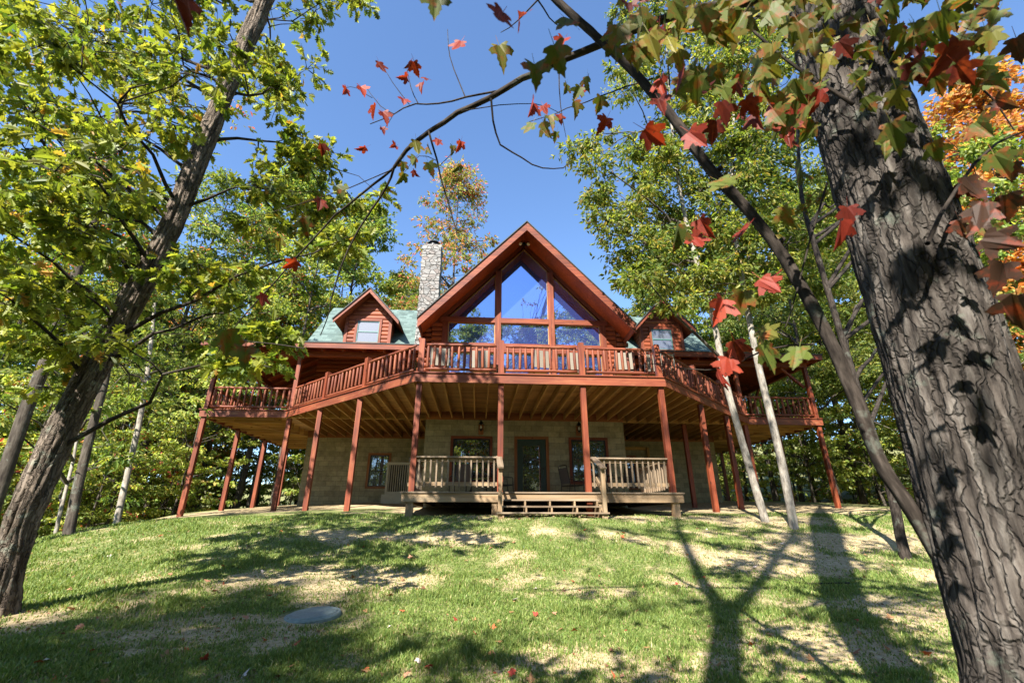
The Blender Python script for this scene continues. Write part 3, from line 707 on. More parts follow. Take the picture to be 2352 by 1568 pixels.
# ------------------------------------------------------------------ the low front porch with its steps
porch = empty('front_porch', (XC, 13.5, gz(XC, 13.5)), 'low weathered wooden porch with steps under the raised deck', 'porch')
PX0, PX1, PZ = -1.86, 5.16, 2.165
f_ = MB(); y = DY - .06
while y < YB - .1: f_.box(PX0 - .03, PX1 + .03, y, y + .134, PZ - .035, PZ); y += .14
f_.build('porch_floor', M['grey'], porch)
SX0, SX1 = .52, 2.92
j = MB(); j.box(PX0, SX0 - .04, DY - .03, DY + .01, PZ - .24, PZ - .038); j.build('porch_rim', M['lum'], porch); j = MB(); j.box(SX1 + .04, PX1, DY - .03, DY + .01, PZ - .24, PZ - .038); j.box(SX0 - .037, SX1 + .037, DY - .027, DY + .01, PZ - .2, PZ - .038); j.build('porch_rim', M['lum'], porch)
j = MB(); j.box(PX0, PX0 + .04, DY + .012, YB - .1, PZ - .24, PZ - .038); j.build('porch_rim', M['lum'], porch); j = MB(); j.box(PX1 - .04, PX1, DY + .012, YB - .1, PZ - .24, PZ - .038); j.build('porch_rim', M['lum'], porch)
x = PX0 + .4
while x < PX1 - .2:
    j = MB(); j.box(x - .019, x + .019, DY + .012, YB - .1, PZ - .22, PZ - .038); j.build('joist', M['lum'], porch); x += .406
for x in (PX0 + .2, SX0 - .1, SX1 + .1, PX1 - .2):
    j = MB(); j.box(x - .09, x + .09, DY + .012, DY + .13, gz(x, DY) - .3, PZ - .245 + .2); j.build('porch_leg', M['lum'], porch)
def pbal(n, a, c, w=.038):
    a = Vector(a); c = Vector(c); d = (c - a).normalized(); zt = 3.0
    m = MB(); m.bar(a + Vector((0, 0, zt - PZ)), c + Vector((0, 0, zt - PZ)), .14, .036); r = m.build('porch_railing', M['grey'], porch)
    m = MB(); nrm = Vector((-d.y, d.x, 0)); m.bar(a + Vector((0, 0, zt - PZ - .065)) + nrm * .03, c + Vector((0, 0, zt - PZ - .065)) + nrm * .03, .035, .088); m.bar(a + Vector((0, 0, .19)) + nrm * .03, c + Vector((0, 0, .19)) + nrm * .03, .035, .088); m.build('rail_board', M['lum'], r)
    for i in range(n):
        p = a + (c - a) * ((i + .5) / n); q = MB(); q.bar(p + Vector((rnd.uniform(-.006, .006), 0, .11)), p + Vector((rnd.uniform(-.006, .006), 0, zt - PZ - .03)), w, w, (0, 1, 0)); q.build('baluster', M['grey'], r)
py = DY + .07
pbal(14, (FX[0] + .08, py, PZ), (FX[1] - .08, py, PZ)); pbal(14, (FX[2] + .08, py, PZ), (FX[3] - .08, py, PZ))
pbal(15, (PX0 + .12, DY + .3, PZ), (PX0 + .12, 14.6, PZ)); pbal(15, (PX1 - .12, 14.6, PZ), (PX1 - .12, DY + .3, PZ))
st = [(1.985, DY - .30, DY - .06), (1.83, DY - .56, DY - .29), (1.685, DY - .82, DY - .55)]
for x in (SX0 + .05, 1.12, 1.72, 2.32, SX1 - .05):
    sm = MB(); sm.prism([(DY - .04, 1.95), (DY - .04, 1.3), (DY - .78, 1.3), (DY - .78, 1.645), (DY - .56, 1.645), (DY - .56, 1.79), (DY - .3, 1.79), (DY - .3, 1.944)], x - .019, x + .019, 'x')
    sm.build('stringer', M['lum'], porch)
for i, (z, y0, y1) in enumerate(st):
    q = MB(); e = .1 if i == 2 else .0; q.box(SX0 - e, SX1 + e, y0, (y0 + y1) / 2 - .004, z - .036, z); q.box(SX0 - e, SX1 + e, (y0 + y1) / 2 + .004, y1, z - .036, z); q.build('tread', M['grey'], porch)
for x, dx in ((SX0 - .02, 0.0), (SX1 + .02, .0)):
    q = MB(); q.bar((x, DY - .72, 1.4), (x, DY - .72, 2.66), .09, .09, (0, 1, 0)); q.build('newel_post', M['lum'], porch)
    q = MB(); q.bar((x, DY + .1, 3.03), (x, DY - .86, 2.66), .145, .036); q.build('stair_handrail', M['grey'], porch)
    q = MB(); q.bar((x + .02, DY + .0, 2.5), (x + .02, DY - .72, 2.06), .036, .09); q.build('stair_rail', M['lum'], porch)

# ------------------------------------------------------------------ furniture and fittings
def patio_chair(loc, rz, label, group, sling='sling'):
    t = empty('patio_chair', (0, 0, 0), label, 'chair', group)
    f = MB()
    for s in (-1, 1):
        x = s * .27
        f.tube([(x, .3, 0), (x, .27, .4), (x, .25, .62), (x, -.2, .64)], .014, 6); f.tube([(x, -.28, 0), (x, -.22, .42), (x, -.33, .98)], .014, 6); f.tube([(x, .27, .4), (x, -.22, .38)], .014, 6)
    f.tube([(-.27, -.33, .98), (-.1, -.34, 1.01), (.1, -.34, 1.01), (.27, -.33, .98)], .014, 6); f.tube([(-.27, .27, .4), (.27, .27, .4)], .012, 6); f.tube([(-.27, -.28, .1), (.27, -.28, .1)], .012, 6)
    f.build('frame', M['chairmetal'], t, True)
    b = MB(); b.bar((0, .26, .41), (0, -.2, .385), .5, .012); b.build('seat', M[sling], t)
    b = MB(); b.bar((0, -.232, .44), (0, -.322, .93), .5, .012, (0, 1, 0)); b.build('backrest', M[sling], t)
    t.location = loc; t.rotation_euler = (0, 0, rz); return t
ZT = ZD1 + .042
ch_lab = ['beige sling chair on the upper deck behind the railing, nearest the stone chimney', 'beige sling chair on the upper deck, second from the chimney end', 'beige sling chair behind the second bay of the upper railing, beside the gable post',
          'beige sling chair on the upper deck under the tallest gable pane', 'beige sling chair behind the third railing post of the upper deck', 'beige sling chair on the upper deck by the log ends', 'beige sling chair on the upper deck, farthest from the chimney']
for i, (u, dz) in enumerate(((1010, .1), (1106, -.1), (1240, .2), (1318, 0), (1430, -.15), (1490, .1), (1598 - 80, .15))):
    p = at(u, 830, 12.75 + .12 * (i % 2)); patio_chair((p.x, p.y, ZT), R(0) + dz, ch_lab[i], 'sling chairs on the upper deck')
def table(loc, label, group, r=.55, h=.7):
    t = empty('patio_table', (0, 0, 0), label, 'table', group)
    m = MB(); m.tube([(0, 0, h - .02), (0, 0, h)], r, 28); m.build('tabletop', M['chairmetal'], t)
    for k in range(4):
        a = R(45 + 90 * k); m = MB(); m.tube([(.42 * r / .55 * math.cos(a), .42 * math.sin(a), h - .02), (.3 * math.cos(a), .3 * math.sin(a), .4), (.45 * math.cos(a), .45 * math.sin(a), 0)], .016, 6); m.build('leg', M['chairmetal'], t, True)
    t.location = loc; return t
table((.2, 13.7, ZT), 'dark round table on the upper deck behind the first railing bay', 'tables on the upper deck', .6, .72)
table((3.1, 13.8, ZT), 'dark round table on the upper deck below the gable window', 'tables on the upper deck', .6, .72)
for x, y, rz, lab in ((.75, 15.2, R(-75), 'dark chair on the low porch just beside the glass door, under the lit-edged step rail'), (-.55, 14.6, R(20), 'dark chair on the low porch behind the first porch railing'), (3.0, 15.2, R(-70), 'dark high-backed chair on the low porch between the door and the far window'), (4.55, 15.0, R(100), 'dark chair on the low porch in the shaded far corner')):
    patio_chair((x, y, PZ), rz, lab, 'dark chairs on the low porch', 'darksling')
table((.0, 15.3, PZ), 'dark round table on the low porch beneath the window nearer the air conditioner', 'tables on the low porch'); table((3.8, 15.1, PZ), 'dark round table on the low porch beneath the farther window', 'tables on the low porch')
# wall lanterns
def lantern(x, label):
    t = empty('wall_lantern', (x, YB, 4.6), label, 'lantern', 'lanterns on the block wall')
    m = MB(); m.box(x - .09, x + .09, YB - .03, YB - .003, 4.36, 4.72); m.build('backplate', M['trim'], t)
    m = MB(); m.tube([(x, YB - .03, 4.5), (x, YB - .14, 4.46), (x, YB - .16, 4.5)], .015, 6); m.tube([(x, YB - .16, 4.49), (x, YB - .16, 4.53)], [.03, .07], 8); m.tube([(x, YB - .16, 4.72), (x, YB - .16, 4.78), (x, YB - .16, 4.86)], [.1, .05, .012], 8)
    for k in range(6):
        a = R(60 * k + 30); m.tube([(x + .068 * math.cos(a), YB - .16 + .068 * math.sin(a), 4.53), (x + .085 * math.cos(a), YB - .16 + .085 * math.sin(a), 4.72)], .006, 4)
    m.build('frame', M['black'], t)
    m = MB(); m.tube([(x, YB - .16, 4.54), (x, YB - .16, 4.6), (x, YB - .16, 4.68)], [.018, .035, .012], 8); m.build('bulb', M['bulb'], t, True)
lantern(.03, 'black wall lantern on a wood backplate over the window nearer the air conditioner'); lantern(3.57, 'black wall lantern on a wood backplate over the window past the door')
# twin floodlight under the gable peak
t = empty('floodlight', (XC, YB - .1, 12.2), 'black twin-headed floodlight under the peak of the gable', 'floodlight')
fl0 = at(1204, 560, YB - .25)
m = MB(); m.tube([(fl0.x, YB + .0, fl0.z + .05), (fl0.x, fl0.y + .05, fl0.z + .05)], .06, 12); m.build('mount', M['black'], t)
for s in (-1, 1):
    m = MB(); c = Vector((fl0.x + s * .15, fl0.y, fl0.z)); d = Vector((s * .25, -.8, -.5)).normalized(); m.tube([Vector((fl0.x, fl0.y + .08, fl0.z + .05)), c - d * .1, c - d * .08, c, c + d * .08], [.02, .02, .05, .07, .085], 12); hd = m.build('lamp_head', M['black'], t)
    m = MB(); m.tube([c + d * .06, c + d * .1, c + d * .125], [.08, .07, .02], 12); m.build('lamp_lens', M['bulb'], hd, True)
# air conditioner beside the basement window
t = empty('air_conditioner', (-3.3, 19.4, gz(-3.3, 19.4)), 'beige slatted air conditioner unit by the block wall', 'air conditioner')
ax0, ax1, ay0, ay1, az0 = -3.72, -2.78, 19.3, 20.1, 2.42
m = MB(); m.box(ax0, ax1, ay0, ay0 + .05, az0 + .05, az0 + .16); m.box(ax0, ax1, ay0, ay0 + .05, az0 + 1.2, az0 + 1.3)
for x in (ax0, ax1 - .08): m.box(x, x + .08, ay0, ay0 + .05, az0 + .16, az0 + 1.2)
m.box(ax0, ax1, ay0 + .05, ay1, az0 + 1.2, az0 + 1.3); m.box(ax0, ax0 + .02, ay0 + .05, ay1, az0 + .05, az0 + 1.2); m.box(ax1 - .02, ax1, ay0 + .05, ay1, az0 + .05, az0 + 1.2)
m.build('casing', M['acbeige'], t)
m = MB(); m.box(ax0 + .06, ax1 - .06, ay0 + .06, ay0 + .09, az0 + .1, az0 + 1.22); m.build('coil', M['dark'], t)
for k in range(9):
    x = ax0 + .12 + k * .0875; m = MB(); m.box(x - .012, x + .012, ay0 + .005, ay0 + .05, az0 + .16, az0 + 1.2); m.build('slat', M['acbeige'], t)
m = MB(); m.box(ax0 - .1, ax1 + .1, ay0 - .1, ay1 + .1, gz(-3.3, 19.6) - .2, az0 + .05); m.build('pad', M['acbeige'], t)
# septic lid
lp = at(717, 1424, 6.0); lz = gz(lp.x, lp.y) - .015
t = empty('septic_lid', (lp.x, lp.y, lz), 'round green-grey plastic access lid set in the lawn', 'lid')
m = MB(); m.tube([(lp.x, lp.y, lz - .08), (lp.x, lp.y, lz + .02), (lp.x, lp.y, lz + .035)], [.30, .30, .29], 40); m.tube([(lp.x, lp.y, lz + .036), (lp.x, lp.y, lz + .046)], [.265, .255], 40)
m.build('cover', M['lid'], t)
m = MB(); m.tube([(lp.x, lp.y, lz - .1), (lp.x, lp.y, lz - .02)], .325, 40); m.build('rim', M['lid'], t)
t.rotation_euler = (R(4), R(-3), 0)

# ------------------------------------------------------------------ leaves and trees
def half_leaf(right, fold=.35, curl=.25):
    """right: outline of the right half from base (0,0) to tip (0,1); returns verts and two faces folded at the midrib"""
    mid = [right[0], right[-1]]; inn = right[1:-1]
    V = [(0, mid[0][1]), (0, mid[1][1])] + inn + [(-x, y) for x, y in inn]
    n = len(inn)
    F = [[0] + [2 + i for i in range(n)] + [1], [1] + [2 + n + i for i in reversed(range(n))] + [0]]
    V3 = np.array([(x, y, fold * abs(x) - curl * y * y) for x, y in V], np.float32)
    return V3, F
OAK = half_leaf([(0, 0), (.03, .08), (.2, .17), (.09, .26), (.33, .4), (.13, .47), (.35, .66), (.14, .7), (.2, .86), (.06, .88), (0, 1)])
MAPLE0 = half_leaf([(0, 0), (.1, -.05), (.32, -.03), (.4, .08), (.28, .17), (.42, .27), (.58, .5), (.5, .52), (.45, .6), (.32, .52), (.2, .5), (.24, .66), (.16, .72), (.17, .8), (.08, .84), (0, 1)], .3, .2)
MAPLE = (np.concatenate([MAPLE0[0], np.array([(-.012, 0, 0), (.012, 0, 0), (.03, -.5, .08), (.015, -.5, .08)], np.float32)]), MAPLE0[1] + [[len(MAPLE0[0]) + k for k in (0, 1, 2, 3)]])
KITE = half_leaf([(0, 0), (.2, .38), (.16, .68), (0, 1)], .3, .25)
BROAD = half_leaf([(0, 0), (.27, .25), (.3, .55), (0, 1)], .3, .2)
def norm(a): return a / np.maximum(np.linalg.norm(a, axis=-1, keepdims=True), 1e-6)
def stamp(tmpl, P, T, Nn, size, col):
    """place leaves: P base, T tip direction, Nn rough normal, size, col (n,3) -> mesh arrays"""
    V3, F = tmpl; T = norm(T); Nn = norm(Nn - T * (Nn * T).sum(-1, keepdims=True)); Bn = np.cross(T, Nn)
    s = size[:, None, None]
    V = P[:, None, :] + s * (V3[None, :, 0, None] * Bn[:, None, :] + V3[None, :, 1, None] * T[:, None, :] + V3[None, :, 2, None] * Nn[:, None, :])
    n, k = len(P), len(V3); offs = (np.arange(n) * k)[:, None]
    fl = np.concatenate([np.array(f) for f in F]); loops = (offs + fl[None, :]).ravel()
    sizes = np.tile(np.array([len(f) for f in F]), n)
    C = np.repeat(np.concatenate([col, np.ones((n, 1))], 1), k, 0)
    return V.reshape(-1, 3), loops, sizes, C
def join(parts):
    V = []; Lp = []; Sz = []; C = []; o = 0
    for v, l, s, c in parts: V.append(v); Lp.append(l + o); Sz.append(s); C.append(c); o += len(v)
    return np.concatenate(V), np.concatenate(Lp), np.concatenate(Sz), np.concatenate(C)
def leaf_obj(name, parts, mat, parent):
    V, Lp, Sz, C = join(parts); return raw_mesh(name, V, Lp, Sz, mat, parent, {'lc': ('FLOAT_COLOR', C)})
def palette_pick(g, pal, n, mixw=None):
    w = np.array([p[1] for p in pal], float) if mixw is None else mixw; w = w / w.sum()
    c = np.array([p[0] for p in pal])[g.choice(len(pal), n, p=w)]
    return np.clip(c * g.uniform(.65, 1.35, (n, 1)) * g.uniform(.9, 1.1, (n, 3)), 0, .9)
def sprays(g, clumps, per, size, tmpl, pal, flat=.55, up=.9, wild=.7, droop=.35, twigs=None, variety=.6):
    parts = []
    for c, r in clumps:
        n = max(4, int(per * g.uniform(.7, 1.3))); k = max(4, n // 9)
        d = norm(g.normal(size=(k, 3)) * np.array([1, 1, flat])); d[:, 2] *= flat; ln = r * g.uniform(.55, 1.15, k)
        idx = g.integers(0, k, n); t = g.uniform(.18, 1, n) ** .75
        P = np.array(c)[None] + d[idx] * (ln[idx] * t)[:, None] + g.normal(size=(n, 3)) * r * .07
        T = d[idx] * .8 + g.normal(size=(n, 3)) * .55 - np.array([0, 0, droop])
        Nn = np.array([0, 0, up]) + g.normal(size=(n, 3)) * wild
        w = np.array([p[1] for p in pal], float) * g.uniform(1 - variety, 1 + variety * 1.5, len(pal))
        parts.append(stamp(tmpl, P, T, Nn, size * g.uniform(.65, 1.25, n), palette_pick(g, pal, n, w)))
        if twigs is not None:
            for j in range(0, k, 2):
                e = Vector(c) + Vector(d[j]) * float(ln[j]); twigs.tube([Vector(c), (Vector(c) + e) / 2 + Vector((0, 0, .03)), e], [.007, .005, .002], 3, False)
    return parts
def bez(p, c, q, n):
    return [p * (1 - t) ** 2 + c * 2 * t * (1 - t) + q * t * t for t in (i / n for i in range(n + 1))]
def jitter(pts, a):
    return [pts[0]] + [p + Vector((rnd.gauss(0, a), rnd.gauss(0, a), rnd.gauss(0, a))) for p in pts[1:-1]] + [pts[-1]]
def branches(mb, trunk, trad, clumps, mains, r0, n=6, lift=.5, reach=.55):
    """limbs: some clumps get a main limb from the trunk, the others hang on the nearest main limb"""
    cl = [Vector(c) for c, r in clumps]
    if not cl: return
    order = list(range(len(cl))); rnd.shuffle(order); ms = order[:mains]; curves = []
    def trunk_at(z):
        for i in range(len(trunk) - 1):
            if trunk[i].z <= z <= trunk[i + 1].z:
                t = (z - trunk[i].z) / max(1e-4, trunk[i + 1].z - trunk[i].z); return trunk[i].lerp(trunk[i + 1], t)
        return trunk[-1] if z > trunk[-1].z else trunk[1]
    for i in ms:
        c = cl[i]; h = math.hypot(c.x - trunk[len(trunk) // 2].x, c.y - trunk[len(trunk) // 2].y)
        zlo = trunk[0].z + .12 * (trunk[-1].z - trunk[0].z)
        p = trunk_at(max(zlo, min(c.z - reach * h, trunk[-1].z - .1))); L = (c - p).length
        pts = jitter(bez(p, p.lerp(c, .5) + Vector((0, 0, lift * .22 * L)), c, 6), .02 * L)
        rr = min(r0, .018 * L + .012); mb.tube(pts, [rr * (1 - .82 * k / 6) for k in range(7)], n, False); curves.append(pts)
    for i in order[mains:]:
        c = cl[i]; best = min(((p - c).length + (0 if k > 1 else 9), ci, k) for ci, cv in enumerate(curves) for k, p in enumerate(cv[:-1]))
        p = curves[best[1]][best[2]]; L = (c - p).length
        mb.tube(jitter(bez(p, p.lerp(c, .5) + Vector((0, 0, .1 * L)), c, 4), .03 * L), [min(r0 * .45, .008 * L + .006) * (1 - .75 * k / 4) for k in range(5)], max(3, n - 2), False)
def bark_tube(mb, pts, rad, n, rings, amp, fth=3.2, fl=1.6, ridge=True, flare=0.0):
    """trunk with carved furrows: resampled spline, displaced outward by ridged noise"""
    P = [Vector(p) for p in pts]; m = len(P)
    def cr(t):
        i = min(int(t), m - 2); f = t - i; a, b, c, d = P[max(i - 1, 0)], P[i], P[i + 1], P[min(i + 2, m - 1)]
        return .5 * ((2 * b) + (c - a) * f + (2 * a - 5 * b + 4 * c - d) * f * f + (3 * b - a - 3 * c + d) * f ** 3)
    vs = []; gs = []; L = 0; prev = None; ref = Vector((1, 0, 0)); sd = rnd.uniform(0, 50)
    for i in range(rings):
        t = (m - 1) * i / (rings - 1); c = cr(min(t, m - 1.0001)); d = (cr(min(t + .02, m - 1.0001)) - cr(max(t - .02, 0))).normalized()
        if prev is not None: L += (c - prev).length
        prev = c; k = min(int(t), m - 2); r = rad[k] + (rad[k + 1] - rad[k]) * (t - k)
        a = (ref - d * ref.dot(d)).normalized(); ref = a; b = d.cross(a)
        for j in range(n):
            th = 2 * math.pi * j / n; cx, sx = math.cos(th), math.sin(th)
            q = Vector((cx * fth * r / .2 * 2 + sd, sx * fth * r / .2 * 2, L * fl))
            w = q + Vector((mnoise.noise(q * .5), mnoise.noise(q * .5 + Vector((9, 0, 0))), 0)) * .6
            h = 1 - 2 * abs(mnoise.noise(w)) if ridge else mnoise.noise(w)
            h += .5 * mnoise.noise(w * 2.7) + .8 * mnoise.noise(Vector((cx * 1.2 + sd, sx * 1.2, L * .7)))
            fr = 1 + flare * math.exp(-L / .25) * (1 + .5 * math.sin(th * 4 + sd))
            rr = r * fr + amp * (h - .4); v = c + (a * cx + b * sx) * rr
            vs.append(v); gs.append((r * cx + sd, r * sx - sd, L + sd * 2))
    fs = [(i * n + k, i * n + (k + 1) % n, (i + 1) * n + (k + 1) % n, (i + 1) * n + k) for i in range(rings - 1) for k in range(n)]
    mb.add(vs, fs, gs)

GREEN = [((.115, .165, .03), 4), ((.17, .215, .036), 4), ((.24, .265, .045), 2), ((.06, .095, .018), 2), ((.3, .26, .05), .6)]
YELLOW = [((.19, .26, .04), 4), ((.26, .29, .05), 2.2), ((.12, .19, .03), 4), ((.33, .26, .06), .5), ((.06, .11, .018), 1)]
BRIGHT = [((.27, .34, .06), 4), ((.34, .37, .075), 2.5), ((.19, .27, .05), 3.5), ((.4, .33, .09), .5), ((.09, .15, .03), 1)]
MIXED = [((0.149, 0.209, 0.033), 4), ((0.299, 0.299, 0.053), 2.5), ((0.568, 0.209, 0.045), 1.3), ((0.538, 0.075, 0.038), .8), ((0.075, 0.135, 0.021), 2)]
ORANGE = [((.42, .17, .02), 5), ((.46, .24, .03), 3), ((.34, .09, .015), 1.2), ((.28, .22, .04), 1.5)]
REDTOP = [((.42, .11, .06), 1.6), ((.5, .24, .07), 1.4), ((.22, .23, .045), 3.5), ((.14, .18, .035), 4)]

def proto(name, H, crown0, cr, ncl, per, size, pal, tr, mains, tmpl=KITE, bark='bark', seed=1, flat=.5):
    g = np.random.default_rng(seed); t = empty(name, (0, 0, 0), name, 'tree')
    bend = [g.normal() * .02 * H for _ in range(2)]
    trunk = [Vector((bend[0] * math.sin(k / 8 * 2.6), bend[1] * math.sin(k / 8 * 2.2 + .5), H * .93 * k / 8 - .3)) for k in range(9)]
    trad = [tr * (1.25 if k == 0 else 1 - .88 * (k / 8)) for k in range(9)]
    cl = []
    for i in range(ncl):
        f = g.uniform(0, 1); z = H * (crown0 + (1 - crown0) * f); w = cr * (math.sin(math.pi * min(1, .16 + .84 * f) ** .8)) ** .7 if f < .98 else .3
        a = g.uniform(0, 2 * math.pi); rr = w * math.sqrt(g.uniform(.08, 1)) * g.uniform(.75, 1.15); k = min(7, int(z / (H * .93) * 8)); b = trunk[k]
        cl.append(((b.x + rr * math.cos(a), b.y + rr * math.sin(a), z), cr * g.uniform(.2, .34)))
    m = MB(); m.tube(trunk, trad, 9, False); branches(m, trunk, trad, cl, mains, tr * .5, 5); m.build('trunk', M[bark], t, True)
    leaf_obj('crown', sprays(g, cl, per, size, tmpl, pal, flat=flat), M['leaf'], t)
    return t
PR = {}
def P_(key, *a, **k): PR[key] = proto(*a, **k)
P_('tall0', 'forest_tree', 19, .30, 3.9, 90, 150, .21, GREEN, .17, 16, seed=11)
P_('tall1', 'forest_tree', 21, .38, 3.6, 85, 150, .21, YELLOW, .16, 14, tmpl=BROAD, seed=12)
P_('tall2', 'forest_tree', 18, .22, 3.5, 90, 150, .2, GREEN, .14, 16, tmpl=BROAD, seed=13)
P_('mix', 'forest_tree', 18, .3, 3.4, 80, 140, .21, MIXED, .15, 14, seed=14)
P_('under0', 'understory_tree', 7.5, .06, 2.6, 52, 90, .16, BRIGHT, .06, 14, tmpl=BROAD, seed=15, flat=.3)
P_('under1', 'understory_tree', 9, .10, 2.5, 54, 105, .16, GREEN, .07, 14, seed=16, flat=.3)
P_('under2', 'understory_tree', 6.5, .05, 2.3, 48, 85, .16, BRIGHT + [((.4, .09, .04), 1.0)], .05, 12, tmpl=BROAD, seed=17, flat=.3)
P_('orange', 'maple_tree', 15, .25, 3.8, 120, 170, .19, ORANGE, .15, 14, tmpl=BROAD, seed=18)
P_('redtop', 'maple_tree', 19, .3, 3.2, 110, 130, .2, REDTOP, .15, 16, seed=19)
used = set()
def plant(key, x, y, label, group, s=1.0, rz=None, dz=0.0, cat='tree'):
    o = PR[key]
    if key in used: o = copy_tree(o)
    used.add(key)
    o.location = (x, y, gz(x, y) + dz); o.rotation_euler = (rnd.uniform(-.03, .03), rnd.uniform(-.03, .03), rnd.uniform(0, 6.28) if rz is None else rz); o.scale = (s * rnd.uniform(.92, 1.08), s * rnd.uniform(.92, 1.08), s)
    return tag(o, label, cat, group)

def sky_line(u):                                  # how high far trees may rise into the open sky of the view
    return float(np.interp(u, [640, 700, 800, 860, 960, 1180, 1330, 1400, 1450], [-900, 150, 400, 540, 590, 620, 600, 560, -900]))
def fits(x, y, h, r):
    z = gz(x, y)
    for dx, f in ((0, 1.0), (-r, .7), (r, .7), (-r * .7, .9), (r * .7, .9)):
        u, v = pix((x + dx, y, z + h * f))
        if 620 < u < 1470 and v < sky_line(u): return False
    return True
HT = {'tall0': 19.6, 'tall1': 21.5, 'tall2': 18.6, 'mix': 18.6, 'under0': 7.8, 'under1': 9.3, 'under2': 6.8, 'orange': 15.5, 'redtop': 19.5}
RC = {'tall0': 4.4, 'tall1': 4.1, 'tall2': 4, 'mix': 4, 'under0': 3, 'under1': 3, 'under2': 2.7, 'orange': 4, 'redtop': 3.7}
LAB = {'tall0': 'tall green broadleaf tree', 'tall1': 'tall yellow-green broadleaf tree', 'tall2': 'full green tree with low branches', 'mix': 'green tree turning rust and orange',
       'under0': 'small yellow-green understory tree', 'under1': 'small green understory tree', 'under2': 'small understory tree with scattered red leaves', 'orange': 'orange maple tree', 'redtop': 'maple with reddening top'}
placed = []
def region(n, xr_, yr_, keys, where, mind, smin=.85, smax=1.15, test=True):
    k = 0; tries = 0
    while k < n and tries < n * 60:
        tries += 1; x = rnd.uniform(*xr_); y = rnd.uniform(*yr_); key = rnd.choice(keys); s = rnd.uniform(smin, smax)
        if any((x - a) ** 2 + (y - b) ** 2 < mind ** 2 for a, b in placed): continue
        if -13.0 < x < 16.5 and 9 < y < 27.5: continue
        if key.startswith('under') is False and -11 < x < 12 and y > 9 and y < 26: continue
        if test and not fits(x, y, HT[key] * s, RC[key] * s): continue
        placed.append((x, y)); k += 1
        plant(key, x, y, LAB[key] + ' in the ' + where, LAB[key] + 's in the ' + where, s)
L_ = 'woods left of the house'; Rr = 'woods right of the house'; Bk = 'woods behind the house'
region(26, (-36, -12.5), (24, 48), ['tall0', 'tall1', 'tall2', 'mix', 'tall2'], L_, 3.2)
region(3, (-36, -20), (16, 24), ['tall1', 'tall2', 'tall0'], L_, 3.6)
region(54, (-30, -10.8), (13.5, 40), ['under0', 'under0', 'under1', 'under2'], L_, 1.7)
region(20, (-16, 22), (29, 50), ['tall0', 'tall1', 'tall2', 'mix'], Bk, 3.0, .7, 1.25)
region(10, (-13, 18), (28, 34), ['under0', 'under1'], Bk, 2.0)
region(24, (15, 40), (19, 46), ['tall0', 'tall1', 'tall2', 'tall1'], Rr, 3.2)
region(46, (14.5, 36), (13, 40), ['under1', 'under0', 'under1', 'under2'], Rr, 1.8)
plant('redtop', at(1070, 560, 30).x, 30, 'maple with pink and orange upper leaves rising behind the chimney', None, 1.4)
plant('orange', at(2290, 300, 16).x, 16, 'bright orange maple beyond the big right-hand trunk, at the picture edge', None, 1.5)
plant('tall2', at(900, 560, 33).x, 33, 'green tree standing behind the left dormer and chimney', None, .98)
plant('tall1', at(690, 400, 29).x, 29, 'yellow-green tree filling the view above the left porch eave', None, 1.25)
plant('mix', at(630, 400, 31).x, 31, 'rust-tinged tree above the far left corner of the porch roof', None, 1.35)
plant('tall1', at(835, 500, 31).x, 31, 'yellowing tree just left of the chimney, above the left dormer', None, 1.12)
plant('under0', at(790, 700, 28).x, 28.5, 'low bright tree peeping over the green roof left of the dormer', None, 1.5)
plant('tall0', at(560, 300, 26).x, 26, 'green tree behind the leaning oak branches over the left porch corner', None, 1.2)
plant('tall1', at(760, 400, 27).x, 27.5, 'yellow-green tree towering behind the left end of the roof', None, .92)
plant('tall2', at(1350, 600, 34).x, 34, 'pale green tree just right of the gable roof', None, .93)

# trees behind the camera: they shade the lawn and show in the windows
for key, x, y, s in (('tall0', -11, -9.5, 1.0), ('tall2', -17, -4, .95), ('tall1', -1.5, -17.5, 1.2), ('tall0', 2.6, -15.5, 1.28), ('tall2', 5.8, -14.5, 1.3), ('tall0', 9.6, -15, 1.3), ('mix', 12.5, -13.5, 1.25), ('tall2', -4.5, -21, 1.4), ('under1', -4.6, -3.8, 1.12), ('under1', -7.2, -4.4, 1.25), ('under2', -5.6, -1.2, 1.1), ('under0', 3.2, -3.4, 1.15), ('under1', .6, -5.4, 1.1), ('under2', -2.2, -1.9, 1.05), ('under1', -3, -15, 1.3), ('under0', 2, -16, 1.4), ('under1', 6, -17, 1.4), ('under2', -8, -16, 1.5), ('under1', -13, -17, 1.4), ('under0', 10, -15, 1.4), ('under1', 0, -20, 1.4), ('under0', -5, -20, 1.4), ('under1', 4, -21, 1.5), ('mix', 6.5, -9.5, .95), ('tall0', 11.5, -5.0, 1.0), ('tall2', -1, -14, 1.1), ('tall1', 7, -13, 1.05), ('tall0', -12, -14, 1.1), ('mix', 14, -8, 1.0), ('tall2', 0.5, -22, 1.2), ('tall1', 14, -18, 1.2), ('tall0', -8, -24, 1.2)):
    plant(key, x, y, LAB[key] + ' behind the camera, mirrored in the gable glass', LAB[key] + 's behind the camera', s)

